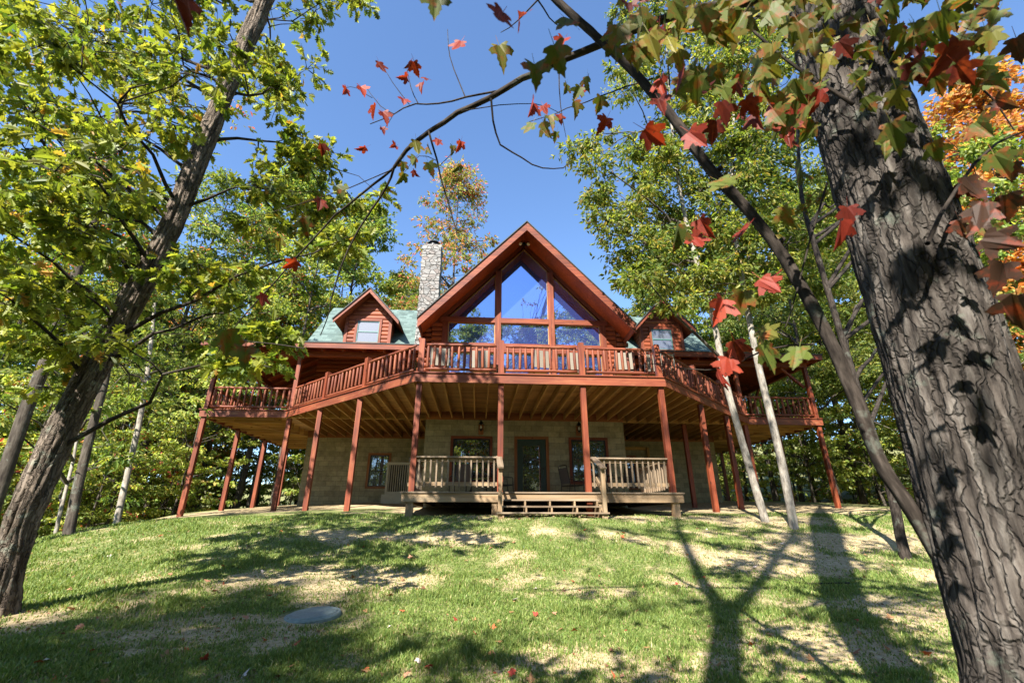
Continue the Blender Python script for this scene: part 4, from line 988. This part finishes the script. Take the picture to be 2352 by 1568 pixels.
def own_tree(name, label, base, trunk, trad, clumps, per, size, tmpl, pal, mains, bark, r0, leafmat='leaf', n=12, near=None, flat=.55, twig=False, wild=.7, up=.9, lift=.5, seed=5, cat='tree'):
    g = np.random.default_rng(seed); t = empty(name, base, label, cat)
    m = MB()
    if near: bark_tube(m, trunk, trad, *near)
    else: m.tube(trunk, trad, n, False)
    trunk_o = m.build('trunk', M[bark], t, True)
    m = MB(); branches(m, trunk, trad, clumps, mains, r0, 6, lift); parts = sprays(g, clumps, per, size, tmpl, pal, flat, up, wild, twigs=m if twig else None) if clumps else []
    if clumps: m.build('limbs', M['limbbark' if bark != 'palebark' else 'bark'], t, True); leaf_obj('crown', parts, M[leafmat], t)
    return t
def clumps_in(g, poly, n, Y, r):
    out = []; us = [p[0] for p in poly]; vs = [p[1] for p in poly]
    while len(out) < n:
        u = g.uniform(min(us), max(us)); v = g.uniform(min(vs), max(vs)); ins = False; j = len(poly) - 1
        for i in range(len(poly)):
            if (poly[i][1] > v) != (poly[j][1] > v) and u < (poly[j][0] - poly[i][0]) * (v - poly[i][1]) / (poly[j][1] - poly[i][1]) + poly[i][0]: ins = not ins
            j = i
        if ins: out.append((tuple(at(u, v, g.uniform(*Y))), g.uniform(*r)))
    return out
def px_trunk(pts, Y0, Y1, fac=.66):
    """(u, v, width px) samples of a trunk -> centre line and radii in metres, Y running from Y0 at the foot to Y1"""
    P = []; Rd = []; n = len(pts)
    for i, (u, v, w) in enumerate(pts):
        p = at(u, v, Y0 + (Y1 - Y0) * i / (n - 1)); P.append(p); Rd.append(w / 2 * (p - Vector((0, 0, CZ))).dot(_fw) / FPX)
    Rd = [r * fac for r in Rd]
    P.insert(0, P[0] - (P[1] - P[0]).normalized() * .4); Rd.insert(0, Rd[0] * 1.05)
    return P, Rd

# --- leaning oak at the left
g = np.random.default_rng(21)
P, Rd = px_trunk([(-8, 1420, 112), (10, 1330, 96), (38, 1235, 92), (70, 1148, 92), (165, 940, 84), (272, 749, 74), (375, 560, 66), (455, 370, 60), (530, 180, 52), (607, 0, 48), (680, -190, 40), (730, -400, 30)], 6.0, 5.4)
oakc = clumps_in(g, [(-80, -80), (560, -80), (520, 150), (440, 330), (360, 480), (120, 560), (-80, 520)], 96, (3.9, 6.6), (.42, .62))
oakc += clumps_in(g, [(-40, 560), (330, 560), (260, 760), (140, 900), (-40, 860)], 26, (4.6, 6.8), (.38, .55))
oakc += clumps_in(g, [(610, -60), (760, -60), (720, 60), (740, 200), (640, 300), (570, 240)], 20, (5.4, 7.4), (.38, .55))
oakc += clumps_in(g, [(560, 300), (700, 270), (770, 330), (740, 430), (620, 480), (520, 460)], 13, (5.4, 7.2), (.35, .5))
oakc += clumps_in(g, [(470, 480), (900, 360), (880, 460), (760, 620), (560, 600)], 12, (5.4, 7.2), (.3, .45))
oakc += clumps_in(g, [(380, 560), (600, 620), (620, 700), (430, 760), (360, 680)], 9, (5.2, 7), (.35, .5))
oakc += clumps_in(g, [(490, 760), (650, 770), (620, 850), (500, 850)], 6, (4.9, 5.6), (.28, .4))
oakc += clumps_in(g, [(700, -70), (860, -70), (820, 10)], 6, (5.4, 7), (.3, .4))
OAKP = [((.20, .235, .034), 5), ((.27, .29, .045), 4), ((.13, .175, .028), 3), ((.07, .11, .02), 1.5), ((.42, .24, .05), .25)]
own_tree('oak_tree', 'leaning oak with furrowed bark and lime green lobed leaves at the left of the lawn', P[0], P, Rd, oakc, 76, .15, OAK, OAKP, 30, 'oakbark', .03, 'oakleaf', near=(72, 260, .022, 3.4, 1.7, True, .25), twig=True, seed=22, flat=.4)

# --- slim trees beside the house, right
P1, R1 = px_trunk([(1757, 1192, 30), (1715, 1050, 27), (1665, 870, 25), (1640, 740, 22), (1600, 600, 18), (1560, 430, 13), (1540, 250, 9), (1530, 60, 5)], 11.3, 11.8, .56)
cr1 = clumps_in(g, [(1430, -60), (1700, -60), (1760, 700), (1560, 720), (1420, 620), (1380, 520), (1340, 430), (1310, 330), (1400, 220)], 200, (10.2, 13.5), (.5, .85))
RG = [((.10, .15, .02), 4), ((.18, .22, .03), 4), ((.05, .095, .014), 3), ((.26, .23, .04), 1.2)]
own_tree('chestnut_oak_tree', 'slim pale trunk beside the porch, the nearer to the steps of two', P1[0], P1, R1, cr1, 190, .17, KITE, RG, 26, 'palebark', .05, n=14, seed=23, flat=.45, near=(20, 120, .008, 2.5, 2.0, True, .3))
P2, R2 = px_trunk([(1826, 1222, 34), (1795, 1060, 30), (1740, 830, 25), (1712, 680, 20), (1690, 540, 16), (1680, 380, 11), (1690, 200, 8), (1700, 20, 5)], 10.6, 11.4, .56)
cr2 = clumps_in(g, [(1620, -60), (1950, -60), (1960, 450), (1900, 690), (1800, 690), (1700, 640), (1620, 450)], 150, (10.4, 14), (.5, .85))
own_tree('chestnut_oak_tree', 'slim pale trunk leaning over the lawn, the farther from the steps of two', P2[0], P2, R2, cr2, 180, .17, KITE, RG, 24, 'palebark', .05, n=14, seed=24, flat=.45, near=(20, 120, .008, 2.5, 2.0, True, .3))
P3, R3 = px_trunk([(2100, 1330, 66), (2075, 1260, 48), (2045, 1120, 42), (1990, 960, 36), (1935, 780, 30), (1870, 560, 25), (1840, 440, 18), (1830, 250, 12)], 8.4, 9.2, .44)
cr3 = clumps_in(g, [(1900, 300), (2100, 300), (2340, 300), (2340, 560), (2120, 800), (2000, 700)], 50, (9, 13), (.5, .8))
own_tree('young_tree', 'dark slender tree half hidden behind the big shaggy trunk', P3[0], P3, R3, cr3, 150, .17, BROAD, YELLOW, 12, 'limbbark', .05, n=14, seed=25, near=(20, 120, .01, 2.5, 2.0, True, .35))
# --- dark trunks among the leaves, left
for i, (pts, Y0, Y1, lab, bk) in enumerate((
    ([(-60, 1300, 44), (20, 1060, 42), (60, 940, 40), (118, 800, 38), (165, 660, 34), (200, 560, 30), (228, 470, 26), (260, 330, 20), (290, 160, 12)], 10, 11, 'dark straight trunk at the left picture edge behind the leaning oak', 'bark'),
    ([(150, 1262, 36), (178, 1120, 30), (212, 980, 26), (240, 880, 24), (262, 760, 20), (290, 600, 14), (310, 450, 8)], 11.5, 12.5, 'grey trunk rising just right of the leaning oak foot', 'bark'),
    ([(262, 1225, 22), (290, 1100, 19), (318, 980, 17), (335, 890, 15), (350, 760, 11), (360, 640, 7)], 13.5, 14.5, 'thin pale birch-like trunk between the leaning oak and the deck', 'palebark'),
    ([(122, 1248, 13), (145, 1150, 11), (168, 1060, 10), (185, 960, 7)], 12.5, 13, 'very thin pale sapling beside the leaning oak foot', 'palebark'))):
    Pt, Rt = px_trunk(pts, Y0, Y1); top = Pt[-1]; g2 = np.random.default_rng(40 + i)
    cl = [(tuple(Pt[int(g2.integers(len(Pt) // 2, len(Pt)))] + Vector((g2.normal() * 1.2, g2.normal() * 1.2, g2.uniform(-.6, 1.6)))), float(g2.uniform(.5, .8))) for _ in range(34 if i < 2 else 14)]
    own_tree('forest_tree' if i < 3 else 'sapling', lab, Pt[0], Pt, Rt, cl, 100, .17, KITE, MIXED if i == 0 else YELLOW, 8, bk, .04, n=12, seed=50 + i)
# a forked tree behind the camera: its shadow falls across the right of the lawn
Pf = [Vector(p) for p in ((-2.1, -3.2, -.6), (-2.05, -3.15, 3), (-1.95, -3.1, 6.6), (-1.85, -3.05, 9.6))]
tf = empty('forked_tree', Pf[0], 'forked tree behind the camera whose shadow crosses the lawn', 'tree')
m = MB(); m.tube(Pf, [.24, .2, .18, .16], 14, False)
fa = [Pf[-1], Vector((-2.2, -3.0, 11.5)), Vector((-2.7, -2.8, 15)), Vector((-2.9, -2.6, 18))]; fb = [Pf[-1], Vector((-1.3, -3.1, 11.5)), Vector((-.3, -3.2, 15)), Vector((.1, -3.3, 18))]
m.tube(fa, [.13, .11, .08, .03], 10, False); m.tube(fb, [.13, .11, .08, .03], 10, False); m.build('trunk', M['bark'], tf, True)
cl = [((float(x), float(y), float(z)), float(r)) for x, y, z, r in zip(g.normal(-1.9, 1.6, 26), g.normal(-3, 1.4, 26), g.uniform(14, 19, 26), g.uniform(.5, .9, 26))]
leaf_obj('crown', sprays(g, cl, 110, .18, KITE, GREEN), M['leaf'], tf)

# --- the big maple close at the right, with its limb and arching branch
Pm, Rm = px_trunk([(2640, 2560, 400), (2500, 2060, 400), (2420, 1800, 370), (2388, 1568, 345), (2310, 1300, 328), (2240, 1062, 312), (2156, 782, 288), (2062, 500, 262), (1944, 156, 212), (1888, -60, 196), (1850, -320, 175), (1790, -700, 150)], 1.85, 2.0, .76)
for q_ in range(4):
    Pm.append(Pm[-1] + (Pm[-1] - Pm[-2]).normalized() * 1.9 + Vector((.1, .05, .2))); Rm.append(Rm[-1] * .7)
mp = empty('maple_tree', (Pm[0].x, Pm[0].y, gz(Pm[0].x, Pm[0].y)), 'big shaggy-barked maple close at the right with red and green leaves', 'tree')
m = MB(); bark_tube(m, Pm, Rm, 160, 420, .017, 4.2, 2.4, True, .1); m.build('trunk', M['maplebark'], mp, True)
def poly3(pts, Y0, Y1, widths):
    Pp = []; Rr_ = []; n = len(pts)
    for i, (u, v) in enumerate(pts):
        p = at(u, v, Y0 + (Y1 - Y0) * i / (n - 1)); w = widths[0] + (widths[1] - widths[0]) * i / (n - 1); Pp.append(p); Rr_.append(w / 2 * (p - Vector((0, 0, CZ))).dot(_fw) / FPX)
    return Pp, Rr_
Pl, Rl = poly3([(2225, 1390), (2150, 1270), (2080, 1150), (2022, 1060), (1965, 915), (1900, 770), (1830, 640), (1782, 565), (1715, 480), (1640, 400), (1560, 290), (1500, 215), (1440, 150), (1365, 80), (1278, 0), (1180, -110)], 1.98, 2.5, (60, 28))
Rl = [r * .6 for r in Rl]
m = MB(); bark_tube(m, Pl, Rl, 24, 220, .005, 3, 5, False)
for k in (7, 9, 12): m.tube([Pl[k], Pl[k] + Vector((.05, -.02, .045))], [.03, .012], 8)
m.build('limb', M['limbbark'], mp, True)
TW = []
def twig(pts, Y0, Y1, w):
    m = MB(); p, r = poly3(pts, Y0, Y1, w); q = []; rr = []
    for i in range(len(p) - 1):
        for f in (0, .5):
            a = p[i].lerp(p[i + 1], f); q.append(a); rr.append(r[i] + (r[i + 1] - r[i]) * f)
    q.append(p[-1]); rr.append(r[-1])
    s = [q[0]] + [(q[i - 1] + q[i] * 2 + q[i + 1]) / 4 + Vector((rnd.gauss(0, .004), rnd.gauss(0, .004), rnd.gauss(0, .004))) for i in range(1, len(q) - 1)] + [q[-1]]
    m.tube(s, rr, 8, False); m.build('branch', M['limbbark'], mp, True)
    TW.extend(s)
twig([(2010, -30), (1860, -5), (1750, 0), (1600, 20), (1500, 50), (1430, 80), (1340, 120), (1265, 150), (1200, 180), (1130, 222), (1050, 262), (985, 300), (930, 345), (905, 385)], 2.1, 3.3, (24, 8))
twig([(905, 385), (860, 425), (790, 476), (749, 515), (668, 606), (598, 684), (533, 757), (499, 812)], 3.3, 4.2, (6, 2))
twig([(905, 385), (890, 430), (856, 476), (796, 572), (765, 663), (760, 710), (736, 770)], 3.3, 3.9, (6, 2))
twig([(1128, 226), (1130, 275), (1147, 336), (1200, 365), (1245, 388), (1300, 387), (1307, 365)], 2.9, 3.1, (5, 2))
twig([(1150, 208), (1068, 224), (1005, 243), (953, 237), (905, 262), (850, 285)], 2.95, 3.2, (5, 2))
twig([(1068, 222), (1040, 160), (1028, 105), (1028, 68)], 3.0, 3.1, (3, 1.2))
twig([(984, 300), (1005, 370), (1020, 440), (1040, 500), (1050, 540)], 3.1, 3.3, (5, 2))
twig([(1500, 180), (1440, 200), (1370, 225), (1330, 240), (1280, 258), (1215, 280)], 2.5, 2.8, (3.5, 1.5))
twig([(1284, 160), (1287, 245), (1300, 315)], 2.7, 2.8, (3, 1.2))
twig([(1245, -10), (1190, 50), (1150, 75)], 2.4, 2.6, (4, 1.5)); twig([(1235, 0), (1260, 40), (1290, 65)], 2.4, 2.6, (4, 2))
twig([(1990, 60), (1850, 50), (1720, 30), (1560, 40), (1440, 60)], 1.9, 2.6, (9, 3)); twig([(1850, 50), (1780, 110), (1700, 190), (1640, 280)], 2.0, 2.1, (6, 2))
twig([(1960, 240), (1880, 190), (1790, 130), (1650, 0), (1610, -60)], 1.75, 1.9, (9, 4)); twig([(1900, 420), (1820, 700), (1800, 760)], 1.75, 1.8, (5, 2))
twig([(1870, 790), (1750, 800), (1680, 850), (1560, 845), (1490, 835)], 1.9, 2.3, (5, 1.5)); twig([(2050, 120), (2140, 150), (2240, 170), (2330, 300)], 1.7, 1.9, (8, 3)); twig([(2130, 560), (2190, 430), (2290, 320), (2360, 300)], 1.6, 1.6, (10, 4))
twig([(905, 262), (870, 245), (855, 215), (833, 200)], 3.1, 3.2, (2, 1)); twig([(855, 225), (820, 200), (793, 202)], 3.2, 3.25, (1.5, 1)); twig([(940, 240), (900, 190), (875, 150)], 3.1, 3.15, (2, 1)); twig([(1060, 255), (1150, 240), (1228, 236), (1290, 262)], 2.95, 3.0, (2.5, 1.2)); twig([(1005, 370), (960, 350), (930, 395)], 3.1, 3.2, (2, 1)); twig([(1010, 380), (1045, 340), (1060, 330)], 3.1, 3.2, (2, 1)); twig([(1030, 460), (1050, 420), (1056, 385)], 3.2, 3.2, (1.6, 1))
twig([(960, 237), (940, 200), (935, 160)], 3.1, 3.15, (2.5, 1.2)); twig([(940, 243), (900, 262), (880, 300)], 3.1, 3.15, (2, 1)); twig([(700, 800), (560, 780), (480, 800)], 4.0, 4.2, (3, 1.5)); twig([(900, 390), (700, 470), (520, 510)], 3.3, 4.0, (2.5, 1))
# leaves of the maple: where a leaf hangs follows from its size in the view (blade about 11 cm)
CR = (.19, .022, .012); CD = (.13, .02, .013); CG = (.08, .10, .017); CO = (.125, .12, .02); CY = (.2, .18, .03); CB = (.07, .035, .022); CP = (.29, .035, .016)
LV = [(1000, 12, 80, CG), (1142, 45, 78, CD), (1205, 48, 52, CD), (1153, 120, 62, CO), (1050, 112, 40, CR), (793, 210, 24, CP), (833, 208, 28, CP), (855, 258, 32, CP), (886, 268, 32, CR), (928, 232, 28, CR), (930, 180, 24, CR), (955, 160, 30, CR), (938, 150, 26, CD), (965, 195, 24, CR), (875, 158, 28, CD), (980, 178, 22, CD),
      (1232, 165, 80, CG), (1283, 140, 84, CG), (1288, 98, 38, CP), (1308, 60, 58, CG), (1228, 248, 46, CR), (1252, 252, 26, CR), (1287, 275, 24, CP), (1325, 215, 32, CG), (1375, 242, 36, CG), (1325, 250, 36, CO), (1268, 272, 34, CG), (1214, 300, 36, CG), (1255, 300, 42, CO), (1275, 315, 22, CG), (1300, 205, 28, CG), (1335, 205, 28, CR), (1345, 190, 30, CG),
      (925, 410, 28, CG), (955, 342, 34, CO), (990, 388, 32, CG), (945, 372, 30, CG), (985, 346, 24, CG), (1004, 330, 22, CR), (1058, 335, 24, CP), (1040, 345, 22, CG), (905, 335, 20, CR), (830, 345, 22, CR), (925, 385, 24, CG), (955, 400, 20, CR), (1054, 388, 24, CG), (880, 300, 18, CR), (740, 345, 26, CR), (780, 440, 34, CG), (700, 520, 40, CG), (735, 470, 32, CD), (668, 610, 32, CP), (600, 690, 30, CR), (640, 560, 30, CO),
      (1652, 715, 76, CP), (1700, 700, 60, CO), (1770, 772, 66, CO), (1832, 828, 74, CG), (1773, 822, 78, CG), (1666, 850, 70, CP), (1652, 876, 66, CR), (1697, 812, 56, CD), (1770, 660, 52, CR), (1668, 430, 84, CG), (1557, 548, 74, CG), (1620, 527, 66, CR), (1807, 500, 62, CO), (1838, 402, 66, CG), (1810, 292, 66, CD), (1713, 537, 58, CR), (1388, 282, 38, CR), (1775, 645, 50, CR), (1600, 560, 50, CR), (1515, 195, 44, CP),
      (1938, 539, 84, CR), (1948, 500, 70, CD), (2062, 310, 92, CG), (1983, 190, 88, CG), (2067, 235, 80, CO), (2182, 130, 100, CD), (2112, 165, 86, CD), (2160, 60, 90, CG), (2257, 295, 92, CG), (2232, 440, 92, CB), (2250, 500, 90, CB), (2307, 560, 100, CB), (2290, 640, 100, CB), (2320, 480, 90, CB), (2330, 720, 110, CB), (2300, 380, 90, CG), (2220, 170, 84, CD), (2040, 330, 70, CG), (2280, 20, 110, CG), (2200, 20, 100, CG), (425, 8, 90, CD), (525, 790, 60, CG), (560, 820, 56, CG)]
gl_ = np.random.default_rng(77)
for _ in range(215):
    u = gl_.uniform(1400, 2300); v = gl_.uniform(-80, 250) * (1 if u < 2050 else .8)
    if u < 1560 and v > 150: v *= .5
    LV.append((u, v, gl_.uniform(34, 62), [CG, CG, CG, CG, CG, CO, CO, CO, CO, CD, CY, CG][int(gl_.integers(0, 12))]))
for _ in range(26): LV.append((gl_.uniform(1500, 1900), gl_.uniform(200, 330), gl_.uniform(40, 66), [CG, CG, CO, CR, CD][int(gl_.integers(0, 5))]))
for _ in range(12): LV.append((gl_.uniform(2140, 2380), gl_.uniform(60, 640), gl_.uniform(45, 75), [CG, CB, CG, CD, CG][int(gl_.integers(0, 5))]))
LV = [(u, v, s * (.7 if u > 1880 and s > 50 else .82 if s > 60 else 1), c) for u, v, s, c in LV]
n = len(LV); PP = np.zeros((n, 3)); CC = np.zeros((n, 3)); SZ = np.zeros(n); TT = np.zeros((n, 3)); NN = np.zeros((n, 3))
for i, (u, v, s, c) in enumerate(LV):
    size = gl_.uniform(.085, .12); dep = size * FPX / s * .92; r = (_fw * FPX + _rt * (u - 1176) + _up * (784 - v)) / FPX; p = Vector((0, 0, CZ)) + r * dep
    T = Vector((gl_.normal() * .4, gl_.normal() * .35, -1)).normalized(); base = p - T * size * .5
    PP[i] = base; TT[i] = T; NN[i] = np.array((-r.x + gl_.normal() * .75, -r.y + gl_.normal() * .5, -r.z * .4 + gl_.normal() * .4)); CC[i] = np.clip(np.array(c) * gl_.uniform(.75, 1.3), 0, .9); SZ[i] = size
def m_mleaf():
    m = M['mapleleaf']; N = m.node_tree.nodes; L = m.node_tree.links; b = N['Principled BSDF']; a = [x for x in N if x.type == 'ATTRIBUTE'][0]
    tc = N.new('ShaderNodeTexCoord'); nz = noise_n(N, L, tc.outputs['Object'], 22, 4, .6); r = ramp(N, [(.5, (0, 0, 0)), (.68, (.75,) * 3)]); L.new(nz.outputs[0], r.inputs[0])
    c = mixc(N, L, r.outputs[0], a.outputs['Color'], (.3, .05, .02)); n2 = noise_n(N, L, tc.outputs['Object'], 75, 2); r2 = ramp(N, [(.64, (0, 0, 0)), (.7, (.85,) * 3)]); L.new(n2.outputs[0], r2.inputs[0])
    c = mixc(N, L, r2.outputs[0], c, (.03, .015, .01))
    for l in list(L):
        if l.from_node == a and l.to_socket.name != 'A' : L.new(c, l.to_socket)
    for l in list(L):
        if l.from_node == a and l.to_node.type == 'MIX' and l.to_node.blend_type == 'MULTIPLY': L.new(c, l.to_socket)
m_mleaf()
gm = np.random.default_rng(91)
ov = [((float(gm.uniform(-4.2, 4.2)), float(gm.uniform(-6.2, 3.0)), float(gm.uniform(6.8, 13))), float(gm.uniform(.5, .95))) for _ in range(30)]
ov += [(tuple(Pm[int(gm.integers(11, len(Pm)))] + Vector((float(gm.normal()) * 1.4, float(gm.normal()) * 1.4, float(gm.uniform(-.5, 2))))), float(gm.uniform(.5, .9))) for _ in range(34)]
ov += [((float(gm.uniform(-.6, 1.5)), float(gm.uniform(-1.6, .6)), float(gm.uniform(5.8, 7.2))), float(gm.uniform(.3, .5))) for _ in range(9)]
ov += [((float(gm.uniform(.6, 5)), float(gm.uniform(-2.2, 2.4)), float(gm.uniform(6.6, 10))), float(gm.uniform(.4, .8))) for _ in range(30)]
m = MB(); branches(m, Pm[9:], Rm[9:], ov, 12, .06, 7); m.build('limbs', M['limbbark'], mp, True)
VAR = []
for fo, cu, tw in ((.3, .2, 0), (.5, .45, .1), (.12, -.35, -.12), (.4, .7, .2), (.6, .3, -.2)):
    v = MAPLE[0].copy(); x_, y_ = v[:, 0].copy(), v[:, 1].copy(); v[:, 2] = fo * np.abs(x_) - cu * y_ * np.abs(y_) + tw * x_ * y_ * 2; v[:, 0] = x_ * (1 - .12 * fo) + .08 * tw * y_ * 5 * y_; VAR.append((v, MAPLE[1]))
vi = gl_.integers(0, 5, n)
leaf_obj('crown', [stamp(VAR[k], PP[vi == k], TT[vi == k], NN[vi == k], SZ[vi == k], CC[vi == k]) for k in range(5)] + sprays(gm, ov, 60, .11, MAPLE, [(CG, 4), (CO, 3), (CR, 1)]), M['mapleleaf'], mp)

# ------------------------------------------------------------------ grass, fallen leaves, twig
def grass(n):
    g = np.random.default_rng(3); out = []
    X = []; Yv = []; D = []
    while len(X) < n:
        d = 3.2 * (13.5 / 3.2) ** g.uniform(0, 1); a = g.uniform(-1.0, 1.0); x = d * math.tan(a * .86); y = d + g.uniform(-.2, .2)
        if y > 12.6 + (2.5 if abs(x - 1.65) > 6 else 0): continue
        if x < -13 or x > 14: continue
        k = dirt(x, y)
        if PX0 < x < PX1 and y > DY + .2: continue
        if (x - lp.x) ** 2 + (y - lp.y) ** 2 < .12: continue
        if g.uniform() < k * .72 - .05: continue
        X.append(x); Yv.append(y); D.append(k)
    X = np.array(X); Yv = np.array(Yv); D = np.array(D); Z = np.array([gz(a, b) for a, b in zip(X, Yv)])
    tall = np.array([.5 + .8 * max(0, fbm(a, b, 1.7, 3, 7.7) + .35) for a, b in zip(X, Yv)])
    tall *= np.array([1.0 + .9 * max(0, mnoise.noise(Vector((a * 5, b * 5, 2.2))) - .1) for a, b in zip(X, Yv)])
    h = g.uniform(.03, .072, n) * tall * (1.12 - .6 * D); w = g.uniform(.0028, .005, n) * (1 + np.hypot(X, Yv) * .1)
    az = g.uniform(0, 2 * np.pi, n); lean = g.uniform(.1, .9, n) * h; la = g.uniform(0, 2 * np.pi, n)
    wx, wy = np.cos(az) * w, np.sin(az) * w; lx, ly = np.cos(la) * lean, np.sin(la) * lean
    dry = g.uniform(0, 1, n) < .07 + .34 * D
    flat_ = dry & (g.uniform(0, 1, n) < .7); h[flat_] *= .45; f_ = np.where(flat_, 2.6, 1.0); lx *= f_; ly *= f_
    V = np.zeros((n, 5, 3), np.float32)
    for i, (s, f, t) in enumerate(((-1, 0, 0), (1, 0, 0), (.75, .3, .6), (-.75, .3, .6), (0, 1, 1))):
        V[:, i, 0] = X + s * wx + f * lx; V[:, i, 1] = Yv + s * wy + f * ly; V[:, i, 2] = Z - .004 + h * t
    o = (np.arange(n) * 5)[:, None]; loops = (o + np.array([0, 1, 2, 3, 3, 2, 4])[None]).ravel(); sizes = np.tile([4, 3], n)
    col = np.where(dry[:, None], np.array([.42, .36, .18])[None], np.array([.095, .17, .032])[None] + g.uniform(0, 1, (n, 1)) * np.array([.15, .12, .05])[None])
    col = col * g.uniform(.7, 1.25, (n, 1)); C = np.repeat(np.concatenate([col, np.ones((n, 1))], 1), 5, 0)
    o = raw_mesh('grass', V.reshape(-1, 3), loops, sizes, M['blade'], None, {'lc': ('FLOAT_COLOR', C)})
    tag(o, 'thin short lawn grass with bare patches', 'grass', kind='stuff')
grass(290000)
LC = [(.34, .05, .035), (.40, .10, .04), (.28, .15, .07), (.5, .42, .36), (.42, .2, .12), (.2, .09, .05), (.55, .45, .42)]
LN = ['red', 'red-orange', 'brown', 'pale grey', 'rust', 'dark brown', 'pinkish white']
def leaf_spot():
    d = 3.4 * (12 / 3.4) ** rnd.uniform(0, 1); x = d * rnd.uniform(-.95, 1.05); return x, d
protos = []
for c, nm in zip(LC, LN):
    v, l, s, C = stamp(MAPLE, np.zeros((1, 3)) + np.array([[0, -.04, .0]]), np.array([[0, 1., 0]]), np.array([[0, 0, -1.]]), np.array([.085]), np.array([c]))
    v[:, 2] += .025
    protos.append(v), protos.append((l, s, C))
meshes = []
for i in range(len(LC)):
    v = protos[2 * i]; l, s, C = protos[2 * i + 1]; o = raw_mesh('fallen_leaf', v, l, s, M['litter'], None, {'lc': ('FLOAT_COLOR', C)}); meshes.append(o)
first = set()
for i in range(260):
    k = rnd.choices(range(7), [2.5, 2.5, 4, 1.5, 3.5, 4, .8])[0]; x, y = leaf_spot()
    o = meshes[k]
    if k in first: o = o.copy(); COL.objects.link(o)
    first.add(k); o.location = (x, y, gz(x, y) + rnd.uniform(.0, .02)); o.rotation_euler = (rnd.gauss(0, .45), rnd.gauss(0, .45), rnd.uniform(0, 6.28)); sc = rnd.uniform(.5, 1.0); o.scale = (sc, sc, sc)
    tag(o, LN[k] + ' fallen leaf lying on the lawn', 'fallen leaf', LN[k] + ' fallen leaves on the lawn')
gq = np.random.default_rng(8); nl = 1300
pl = np.array([leaf_spot() for _ in range(nl)]); pl3 = np.array([(a, b, gz(a, b) + .012) for a, b in pl])
tl = gq.normal(size=(nl, 3)) * np.array([1, 1, .2]); nn = np.array([0, 0, 1]) + gq.normal(size=(nl, 3)) * .45
V_, L_2, S_2, C_ = stamp(BROAD, pl3, tl, nn, gq.uniform(.02, .05, nl), palette_pick(gq, [((.2, .11, .05), 4), ((.3, .2, .1), 3), ((.13, .07, .04), 3), ((.28, .07, .04), 1)], nl))
tag(raw_mesh('leaf_litter', V_, L_2, S_2, M['litter'], None, {'lc': ('FLOAT_COLOR', C_)}), 'fine brown leaf litter strewn over the lawn', 'leaf litter', kind='stuff')
# fallen twig on the lawn
def onl(u, v, Y): p = at(u, v, Y); return Vector((p.x, p.y, gz(p.x, p.y) + .03))
m = MB(); a = [onl(1960, 1375, 7.2), onl(1900, 1372, 7.2), onl(1860, 1362, 7.2), onl(1800, 1340, 7.4), onl(1740, 1320, 7.6)]
m.tube(a, [.012, .011, .009, .006, .003], 6)
m.tube([a[2], a[2] + Vector((-.1, .1, .12)), a[2] + Vector((-.22, .16, .2))], [.006, .004, .002], 5); m.tube([a[3], a[3] + Vector((-.15, .2, .06)), a[3] + Vector((-.4, .3, .1))], [.005, .004, .002], 5)
tag(m.build('fallen_twig', M['limbbark'], None, True), 'thin fallen twig lying on the sandy grass at the right', 'twig')
